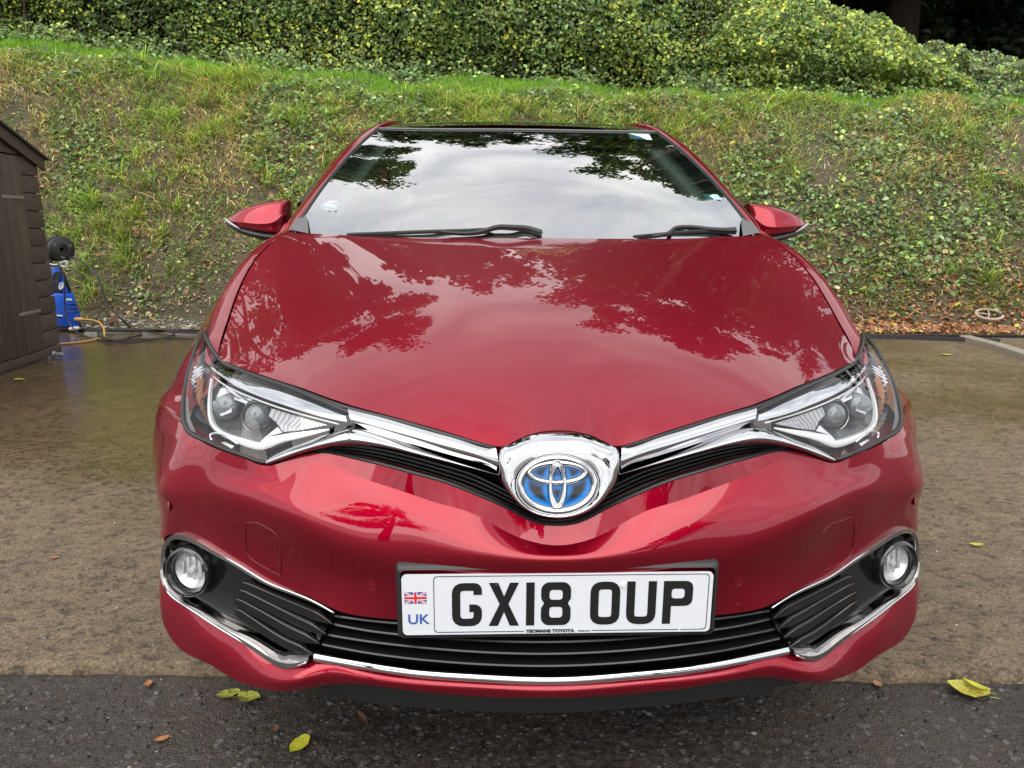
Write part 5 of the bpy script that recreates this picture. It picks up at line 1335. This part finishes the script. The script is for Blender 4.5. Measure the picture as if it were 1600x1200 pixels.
def shed():
    A = G_at_z(95, 541, .07); B = G_at_z(0, 572, .07); d = (B - A); d[2] = 0; d /= np.linalg.norm(d); n = np.array([-d[1], d[0], 0.])
    if n[0] < 0: n = -n
    up = np.array([0, 0, 1.]); rot = np.stack([d, n, up], 1)
    def on_wall(px, py):                                  # wall coordinates of a sight line
        r = _ray(px, py); tt = ((A - [0, 0, CAM_H]) @ n) / (r @ n); q = np.array([0, 0, CAM_H]) + r * tt - A; return q @ d, q[2]
    e_ = empty('garden_shed', tuple(A)); tag(e_, 'dark brown timber garden shed at the left edge, strap hinges on its door', 'shed')
    sD0, _ = on_wall(67, 530); sD1, hD = on_wall(27, 243)
    sd = .5 * (sD0 + sD1); _, hE = on_wall(61, 250); _, hb = on_wall(95, 545)
    ap_s, (s0_, h0_) = 1.02, on_wall(0, 206); slope = (h0_ - hE) / s0_ if s0_ > .05 else .5
    slope = min(max(slope, .25), .9)
    Wd = 2 * ap_s
    def pl(name, s0, s1, z0, z1, off, th, m_='shed', bevel=.003, parent=e_):
        return part(MB().box(d * (s0 + s1) / 2 + up * (z0 + z1) / 2 + n * (off - th / 2), (abs(s1 - s0), th, z1 - z0), rot), name, m_, parent, bevel=bevel, angle=40, smooth=True)
    wall = pl('wall', .01, Wd - .01, .0, hE, -.022, .03)
    k = 11; hs = (hD - .02) / k
    for i in range(k):
        z0 = .0 + i * hs + .02; w_ = pl('plank', .0, sd - .006, z0 + .004, z0 + hs - .004, .0 + .003 * ((i * 7) % 3 - 1), .018)
        pl('plank', sd + .86, Wd, z0 + .004, z0 + hs - .004, .0, .018)
    pl('sill_board', -.0, Wd, -.045, .018, .004, .022)
    dw = .84 / 7
    door = pl('door', sd + .004, sd + .85, .03, hD - .01, -.004, .018)
    for i in range(7):
        pl('plank', sd + .004 + i * dw, sd + .004 + (i + 1) * dw - .005, .025, hD - .006, .008 + .0015 * (i % 2), .014, parent=door)
    for (pa, pb) in (((2, 313), (35, 309)), ((28, 492), (61, 485))):
        s1, z1 = on_wall(*pb); s0, z0 = on_wall(*pa)
        pl('hinge', s1, s0, z1 - .011, z1 + .011, .013, .004, 'zinc', .001, door)
    # gable boards and barge board
    z = hD + .004; i = 0
    while z < hE + slope * ap_s:
        z1 = z + hs; s_l = max(0., (z + hs * .6 - hE) / slope) if z + hs > hE else 0.
        if s_l < ap_s - .05: pl('gable_plank', s_l, Wd - s_l, z + .003, z1 - .003, .0, .018)
        z = z1
    for sg, nm in ((1, 'barge_board'), (-1, 'barge_board')):
        a0 = np.array([-.05, hE - .05 * slope - .02]); a1 = np.array([ap_s, hE + slope * ap_s - .02])
        if sg < 0: a0 = np.array([Wd + .05, a0[1]])
        q = [d * s_ + up * (z_ + h_) + n * .035 for s_, z_, h_ in ((a0[0], a0[1], -.045), (a1[0], a1[1], -.045), (a1[0], a1[1], .045), (a0[0], a0[1], .045))]
        part(MB().poly_prism(q, n, .022), nm, 'shed', e_, bevel=.002, angle=40)
        rq = [d * s_ + up * (z_ + h_) + n * .06 for s_, z_, h_ in ((a0[0] - .03 * sg, a0[1] - .03 * slope, .046), (a1[0], a1[1], .046), (a1[0], a1[1], .062), (a0[0] - .03 * sg, a0[1] - .03 * slope, .062))]
        part(MB().poly_prism(rq, n, 1.95), 'roof', 'felt', e_, smooth=False)
    part(MB().box(d * .012 + up * hE / 2 - n * .95, (.02, 1.84, hE), rot), 'wall', 'shed', e_)
    part(MB().box(d * (Wd - .012) + up * hE / 2 - n * .95, (.02, 1.84, hE), rot), 'wall', 'shed', e_)
    for s_ in (.25, 1.0, 1.8): part(MB().box(d * s_ - up * .062 - n * .9, (.07, 1.8, .05), rot), 'bearer', 'shed', e_)
shed()

# ---- pressure washer behind the shed corner
M['blue'] = mat('washer_blue', (.008, .085, .55), .3, 0, .3)
M['yellow'] = mat('hose_yellow', (.50, .27, .06), .5)
M['white_pl'] = mat('white_plastic', (.62, .62, .60), .4)
def washer():
    yw = 7.05; base = G_at_y(103, 523, yw); e_ = empty('pressure_washer', (base[0], yw, .0)); tag(e_, 'blue and black pressure washer with hose reel standing behind the shed corner', 'pressure washer')
    zb = .02; o = np.array([base[0], yw, 0.])
    def q(px, py, dy=0.): return G_at_y(px, py, yw + dy) - o
    def block(name, m_, prof, d0, d1, bevel=.015):
        f = [q(px, py, d0) for px, py in prof]; sl_ = np.array([base[0] / yw, 1., 0.]) * (d1 - d0); b = [q(px, py, d0) + sl_ for px, py in prof]; k = len(f)
        return part(MB().add(f + b, [tuple(range(k)), tuple(range(2 * k - 1, k - 1, -1))] + [(i, i + k, (i + 1) % k + k, (i + 1) % k) for i in range(k)]), name, m_, e_, bevel=bevel, angle=40)
    block('body', 'blue', [(72, 510), (124, 511), (126, 494), (114, 459), (70, 459)], -.14, .18)
    block('base', 'black', [(74, 524), (118, 524), (124, 508), (72, 508)], -.12, .16)
    block('neck', 'black', [(72, 460), (113, 460), (106, 440), (96, 416), (72, 416)], -.06, .14)
    block('control_panel', 'blue', [(80, 418), (92, 418), (108, 458), (99, 456), (82, 430)], -.085, .0, .006)
    for c_, r_ in (((89, 432), (.028, .04)), ((96, 447), (.018, .026))):
        a = np.linspace(0, 6.283, 24, endpoint=False); p0 = q(*c_, -.092)
        part(MB().add(p0 + np.stack([np.cos(a) * r_[0] + np.sin(a) * .012, 0 * a, np.sin(a) * r_[1]], 1), [tuple(range(24))]).tube(p0 + np.stack([np.cos(a) * r_[0] * 1.2 + np.sin(a) * .012, 0 * a - .002, np.sin(a) * r_[1] * 1.2], 1), .005, 6, closed=True), 'dial', 'white_pl' if r_[0] < .02 else 'black', e_)
    for py in (475, 481, 487): part(MB().tube(np.array([q(106, py, -.145), q(121 + (py - 475) * .2, py - .5, -.145)]), .004, 6), 'vent_rib', 'black', e_)
    part(MB().box(q(108, 468, -.143), (.055, .004, .022)), 'type_label', 'white_pl', e_)
    # reel: two flanges with a wound hose between
    c0 = q(92, 389, -.02); ax = np.array([.86, -.5, .0]); ax /= np.linalg.norm(ax)
    u = np.cross(ax, [0, 0, 1.]); v = np.array([0, 0, 1.])
    for off in (-.055, .06):
        fl = part(MB().lathe([(.045, .006), (.113, .006), (.119, .0), (.113, -.006), (.045, -.006), (.045, .006)], c0 + ax * off, ax, 40), 'reel_flange', 'black', e_, angle=50)
        for k_ in range(3):
            a = 2.1 * k_ + .6; part(MB().box(c0 + ax * (off + .007) + (u * math.cos(a) + v * math.sin(a)) * .080, (.026, .004, .034), np.stack([u * math.cos(a) + v * math.sin(a), ax, -u * math.sin(a) + v * math.cos(a)], 1)), 'flange_slot', 'grey_trim', fl, smooth=False)
    part(MB().lathe([(.02, -.05), (.085, -.05), (.10, -.03), (.102, 0), (.10, .03), (.085, .05), (.02, .05)], c0, ax, 32), 'wound_hose', 'black', e_, angle=60)
    part(MB().tube(spl([q(76, 412, -.1), q(90, 413, -.1), q(98, 409, -.1), q(105, 409, -.1), q(103, 416, -.1), q(94, 414, -.09)], 30), .007, 6), 'cable_hook', 'white_pl', e_)
    part(MB().tube(np.array([q(80, 415, .1), q(80, 372, .12), q(90, 368, .12)]), .014, 8), 'handle', 'black', e_)
    w_ = np.array([.0, .05, .11]); p_ = q(120, 515, -.02)
    part(MB().lathe([(.0, -.03), (.055, -.03), (.06, -.02), (.06, .02), (.055, .03), (.0, .03)], p_, (1, -.25, 0), 24), 'wheel', 'black', e_)
    part(MB().lathe([(.018, -.05), (.020, -.03), (.020, .03), (.012, .05)], q(117, 513.5, -.17), (1, 0, .12), 16), 'outlet', 'white_pl', e_)
    part(MB().lathe([(.0, -.03), (.019, -.03), (.021, .0), (.019, .045), (.012, .06), (.012, .085)], q(122, 499, -.16), (1, -.2, -.02), 16), 'hose_connector', 'yellow', e_)
    part(MB().tube(np.array([q(80, 492, -.15), q(98, 494, -.15)]), .008, 6), 'trigger_clip', 'white_pl', e_)
washer()
def gnd(px, py, z=.012): q = G_at_z(px, py, z); return q
def air(px, py, y): return G_at_y(px, py, y)
def hose(name, label, pts, r, m_, cat='hose', n=140):
    o = MB().tube(spl(pts, n), r, 8).build(name, M[m_], None, angle=180); tag(o, label, cat); return o
hose('high_pressure_hose', 'black hose arching from the reel and looping on the slab edge',
     [air(106, 402, 7.0), air(125, 407, 6.95), air(147, 424, 6.9), air(160, 452, 6.85), air(172, 480, 6.82), air(190, 499, 6.8), gnd(207, 511), gnd(250, 517), gnd(330, 521), gnd(420, 522)], .009, 'black')
hose('power_cable', 'thin black cable coiled in flat loops beside the car',
     [air(91, 411, 6.9), air(99, 430, 6.88), air(101, 460, 6.86), air(103, 490, 6.84), air(112, 510, 6.8), gnd(128, 523), gnd(150, 530), gnd(172, 533), gnd(206, 533.5), gnd(245, 529.5), gnd(272, 523), gnd(262, 518), gnd(232, 513), gnd(200, 508), gnd(172, 507.5), gnd(156, 512),
      gnd(153, 520), gnd(163, 528), gnd(186, 530), gnd(210, 526), gnd(220, 518), gnd(206, 511, .025), gnd(178, 512, .022), gnd(160, 524, .022), gnd(176, 531.5, .022), gnd(215, 530), gnd(260, 528), gnd(310, 530), gnd(420, 533)], .0075, 'black', 'cable', 260)
hose('garden_hose', 'short yellow hose bending from the washer onto the wet slab',
     [air(130, 499, 6.86), air(143, 500, 6.84), air(155, 504, 6.82), air(162, 513, 6.78), gnd(163, 522), gnd(152, 530), gnd(130, 534), gnd(100, 537), gnd(70, 540)], .009, 'yellow')
def fitting():
    p = gnd(86, 553, .03); e_ = empty('hose_fitting', (p[0], p[1], 0)); tag(e_, 'small grey metal fitting lying on the wet slab under the shed', 'fitting')
    o = np.array([0, 0, .028]); part(MB().lathe([(.0, -.07), (.022, -.07), (.026, -.05), (.026, -.01), (.018, .0), (.018, .06), (.012, .075), (0, .075)], o, (1, -.15, 0), 18), 'barrel', 'zinc', e_)
    part(MB().lathe([(.0, -.012), (.032, -.012), (.034, .0), (.032, .012), (0, .012)], o + np.array([-.045, 0, .002]), (.1, -1, .1), 20), 'collar', 'white_pl', e_)
fitting()

# ---- edging along the far side of the slab
def edging():
    a = G_at_z(1340, 523, .03); b = G_at_z(1562, 531, .03); e_ = np.array([a, (a + b) / 2 + [0, .02, 0], b])
    o = MB().sweep(spl(e_, 30), [(-.02, -.03), (-.02, .008), (.02, .008), (.02, -.03)], nrm=(0, 0, 1)).build('edging_strip', M['black'], None, angle=40); tag(o, 'black plastic edging strip between slab and fallen leaves', 'edging')
    M['kerb'] = mat('pale_kerb', (.26, .235, .19), .8); t = NT(M['kerb']); nz = t.noise(30, 6, .7); t.l(t.ramp(nz.outputs[0], [(.3, (.15, .13, .10)), (.7, (.32, .29, .24))]), t.b.inputs['Base Color']); t.l(t.bump(nz.outputs[0], .6, .01), t.b.inputs['Normal'])
    p = np.array([G_at_z(1508, 527, .03), G_at_z(1560, 540, .03), G_at_z(1640, 566, .03), G_at_z(1780, 615, .03)])
    o = MB().sweep(p, [(-.055, -.05), (-.055, .012), (-.045, .02), (.045, .02), (.055, .012), (.055, -.05)], nrm=(0, 0, 1)).build('kerb_stone', M['kerb'], None, angle=40); tag(o, 'pale concrete kerb running diagonally at the right edge of the slab', 'kerb')
edging()
def ring_thing():
    p = G_at_y(1546, 491, 7.35); e_ = empty('broken_ring', (p[0], p[1], float(p[2]))); tag(e_, 'pale broken ring with cross spokes lying among the fallen leaves', 'ring')
    a = np.linspace(.25, 6.05, 60); u = np.array([1., 0, 0]); v = unit(np.array([0, .86, .50]))
    M['bone'] = mat('weathered_plastic', (.34, .26, .20), .6)
    path = np.cos(a)[:, None] * u * .135 + np.sin(a)[:, None] * v * .085
    part(MB().sweep(path, [(-.012, -.006), (-.012, .006), (.012, .006), (.012, -.006)], nrm=np.cross(u, v)), 'rim', 'bone', e_, angle=40)
    for b in (1.4, 4.3, 2.9): part(MB().tube(np.array([np.zeros(3), np.cos(b) * u * .133 + np.sin(b) * v * .083]), .008, 6), 'spoke', 'bone', e_)
ring_thing()

# ---- strips at the foot of the bank
N = 5200; x = np.concatenate([RNG.uniform(-6, -1.2, 4000), RNG.uniform(-1.5, 7, N - 4000)]); y = 6.93 + RNG.beta(1.2, 1.9, N) * 1.0; z = terrain(x, y) + .004
pal = np.array([(.30, .27, .21), (.42, .39, .33), (.20, .17, .13), (.15, .11, .08), (.50, .48, .44), (.30, .20, .12)])
s = np.clip(RNG.lognormal(-4.55, .6, N), .004, .04)
tag(stones('gravel', np.stack([x, y, z], 1), s, pal[RNG.choice(6, N, p=[.25, .2, .2, .15, .08, .12])], M['stone']), 'pale stones and grit at the foot of the bank', kind='stuff')
N = 8600; x = RNG.uniform(1.4, 7.2, N); y = 6.93 + RNG.beta(1.0, 1.7, N) * 1.15; z = terrain(x, y) + RNG.uniform(.004, .035, N)
BROWN = [(.30, .12, .05), (.38, .20, .09), (.20, .09, .05), (.42, .28, .15), (.13, .07, .05), (.48, .36, .06), (.33, .10, .06)]
tag(leaves('leaf_litter', np.stack([x, y, z], 1), np.stack([RNG.normal(0, .45, N), RNG.normal(-.25, .45, N), np.full(N, 1.)], 1), RNG.uniform(.025, .065, N), pick(BROWN, [3, 3, 2, 2.5, 1.5, .5, 1.5], N), M['dead']), 'small brown and orange fallen leaves at the foot of the bank', kind='stuff')
# bigger leaves one by one
def leaf_mesh(name, mat_, w, curl, seed):
    g_ = np.random.default_rng(seed); nu, nv = 7, 9; V = []
    for j in range(nv):
        v = j / (nv - 1); half = w * .5 * math.sin(math.pi * min(1, v * .93 + .05)) ** .75
        for i in range(nu):
            s_ = i / (nu - 1) * 2 - 1
            V.append((s_ * half * (1 + .06 * math.sin(v * 20 + i)), v - .5, .01 + .10 * abs(s_) * curl + .12 * curl * (v - .5) ** 2 * 2 + g_.normal(0, .006)))
    G_ = np.array(V).reshape(nv, nu, 3); mb = MB().grid(G_)
    mb.tube(np.array([(0, -.5, .02), (.02, -.62, .03), (.05, -.74, .02)]), .010, 4)
    bm_ = mb.build(name, mat_, None, angle=180); me = bm_.data; bpy.data.objects.remove(bm_); return me
def spotted(name, a, b, spot, amt=.62):
    m = mat(name, a, .42); t = NT(m); tc = t.n('ShaderNodeTexCoord').outputs['Object']; n1 = t.noise(3.2, 5, .6, tc); n2 = t.noise(11, 5, .7, tc)
    c = t.mix(t.ramp(n1.outputs[0], [(.35, (0, 0, 0)), (.65, (1, 1, 1))]), a, b); c = t.mix(t.ramp(n2.outputs[0], [(amt, (0, 0, 0)), (amt + .05, (1, 1, 1))]), c, spot)
    sx = t.n('ShaderNodeSeparateXYZ'); t.l(tc, sx.inputs[0]); vein = t.math('LESS_THAN', t.math('ABSOLUTE', sx.outputs['X']), .012)
    c = t.mix(t.math('MULTIPLY', vein, .5), c, (.5, .45, .15)); t.l(c, t.b.inputs['Base Color']); t.l(t.bump(n2.outputs[0], .4, .02), t.b.inputs['Normal']); return m
LM = {'yellow': spotted('yellow_leaf', (.50, .45, .02), (.38, .42, .03), (.16, .11, .02), .66), 'lime': spotted('lime_leaf', (.50, .44, .06), (.38, .37, .05), (.20, .08, .03), .57),
      'mottled': spotted('mottled_leaf', (.36, .36, .04), (.24, .27, .03), (.08, .06, .02), .54), 'orange': spotted('orange_leaf', (.42, .16, .05), (.30, .10, .04), (.12, .05, .03)),
      'tan': spotted('tan_leaf', (.42, .24, .12), (.34, .17, .08), (.15, .08, .05)), 'brown': spotted('brown_leaf', (.16, .06, .035), (.10, .045, .03), (.05, .03, .02))}
LMESH = {k_: [leaf_mesh('fallen_leaf', m_, w_, c_, 5 + i) for i, (w_, c_) in enumerate(((.62, .5), (.72, 1.1), (.5, .9)))] for k_, m_ in LM.items()}
def put_leaf(px, py, size, kind, label, rot, var=0, z=None, tilt=0., zg=-.028):
    p = G_at_z(px, py, zg if z is None else z); o = link_mesh('fallen_leaf', LMESH[kind][var], None, (p[0], p[1], p[2] + .004)); o.scale = (size,) * 3; o.rotation_euler = (tilt, tilt * .6, rot)
    return tag(o, label, 'leaf')
put_leaf(357, 1087, .052, 'mottled', 'mottled green-yellow leaf lying under the left bumper corner, left of its pair', 1.9, 0)
put_leaf(389, 1094, .054, 'mottled', 'mottled green-yellow leaf under the bumper, right one of a touching pair', -1.7, 1)
put_leaf(468, 1166, .056, 'yellow', 'bright yellow oval leaf on the asphalt at the bottom of the picture', 2.75, 0)
put_leaf(1512, 1084, .085, 'lime', 'large yellow-green leaf with brown spots on the asphalt at right', 1.1, 1)
put_leaf(1524, 1076, .060, 'yellow', 'folded yellow leaf lobe lying across the large spotted leaf', 1.25, 2, z=-.018, tilt=.25)
put_leaf(1525, 854, .045, 'lime', 'small yellow leaf on the concrete right of the car', 1.5, 2, z=.001)
put_leaf(1371, 1072, .026, 'tan', 'little tan leaf on the asphalt below the right bumper corner', .3, 1)
put_leaf(565, 1125, .036, 'brown', 'crumpled reddish-brown leaf on the asphalt under the number plate side', .8, 2, tilt=.3)
put_leaf(253, 1158, .030, 'orange', 'small pale orange leaf on the asphalt near the bottom left', 2.0, 2)
put_leaf(232, 1071, .024, 'orange', 'tiny orange leaf just below the slab edge at left', .4, 1)
put_leaf(85, 873, .024, 'orange', 'small red-orange leaf fragment on the concrete left of the car', 1.8, 0, z=.001)
put_leaf(30, 594, .075, 'lime', 'yellow leaf on the wet slab in front of the shed', 1.4, 0, z=.001)
put_leaf(430, 1143, .022, 'brown', 'tiny dark brown leaf between the two foreground yellow leaves', .2, 1)
put_leaf(1340, 578, .07, 'tan', 'tan leaf on the wet slab just right of the right headlamp', 1.5, 0, z=.001)
put_leaf(1478, 556, .09, 'lime', 'pale yellow leaf lying alone on the far right of the slab', 1.45, 2, z=.001)
rl = random.Random(4)
def strip_leaf(x, y, size, kind, label, group):
    o = link_mesh('fallen_leaf', LMESH[kind][rl.randrange(3)], None, (x, y, float(terrain(np.array([x]), np.array([y]))[0]) + rl.uniform(.012, .045)))
    o.scale = (size,) * 3; o.rotation_euler = (rl.uniform(-.1, .8), rl.uniform(-.6, .6), rl.uniform(0, 6.28)); return tag(o, label, 'leaf', group)
WORD = {'orange': 'orange', 'tan': 'tan', 'brown': 'dark brown', 'yellow': 'yellow', 'lime': 'lime-green'}
for i in range(150):
    kind = rl.choices(['orange', 'tan', 'brown', 'yellow', 'lime'], [5, 5, 3, 1.3, 1])[0]
    x_, y_ = rl.uniform(2.3, 6.4), 6.95 + rl.betavariate(1.0, 1.5) * 1.0
    zone = "close to the car's right wing" if x_ < 3.1 else 'between car and kerb end' if x_ < 4.2 else 'near the pale ring' if x_ < 5.2 else 'beyond the pale ring'
    row = 'against the slab edge' if y_ < 7.12 else 'up against the weeds' if y_ > 7.35 else 'mid-drift'
    strip_leaf(x_, y_, rl.uniform(.055, .10), kind, f'{WORD[kind]} fallen leaf {zone}, {row}', f'{WORD[kind]} leaves drifted {zone}, {row}')
for i in range(26):
    kind = rl.choices(['orange', 'tan', 'lime'], [3, 3, 1])[0]
    x_ = rl.uniform(-5, -1.8); zone = 'beside the pressure washer' if x_ < -3.4 else "nearer the car's left wing"
    strip_leaf(x_, rl.uniform(6.98, 7.7), rl.uniform(.05, .09), kind, f'{WORD[kind]} fallen leaf on the bare stony strip, {zone}', f'{WORD[kind]} leaves on the stony strip, {zone}')
for i in range(48):
    kind = rl.choices(['orange', 'tan', 'brown', 'yellow'], [4, 4, 3, 3])[0]
    x_, y_ = rl.uniform(-6, 7), rl.uniform(7.7, 9.5)
    zone = 'above the shed' if x_ < -3.6 else 'left of the windscreen' if x_ < -1.2 else 'right above the car roof' if x_ < 1.4 else 'right of the windscreen' if x_ < 3.8 else 'at the far right'
    row = 'low on the bank' if y_ < 8.4 else 'high on the bank'
    o = strip_leaf(x_, y_, rl.uniform(.06, .11), kind, f'{WORD[kind]} leaf caught in the undergrowth {row}, {zone}', f'{WORD[kind]} leaves {row}, {zone}'); o.location.z += .08
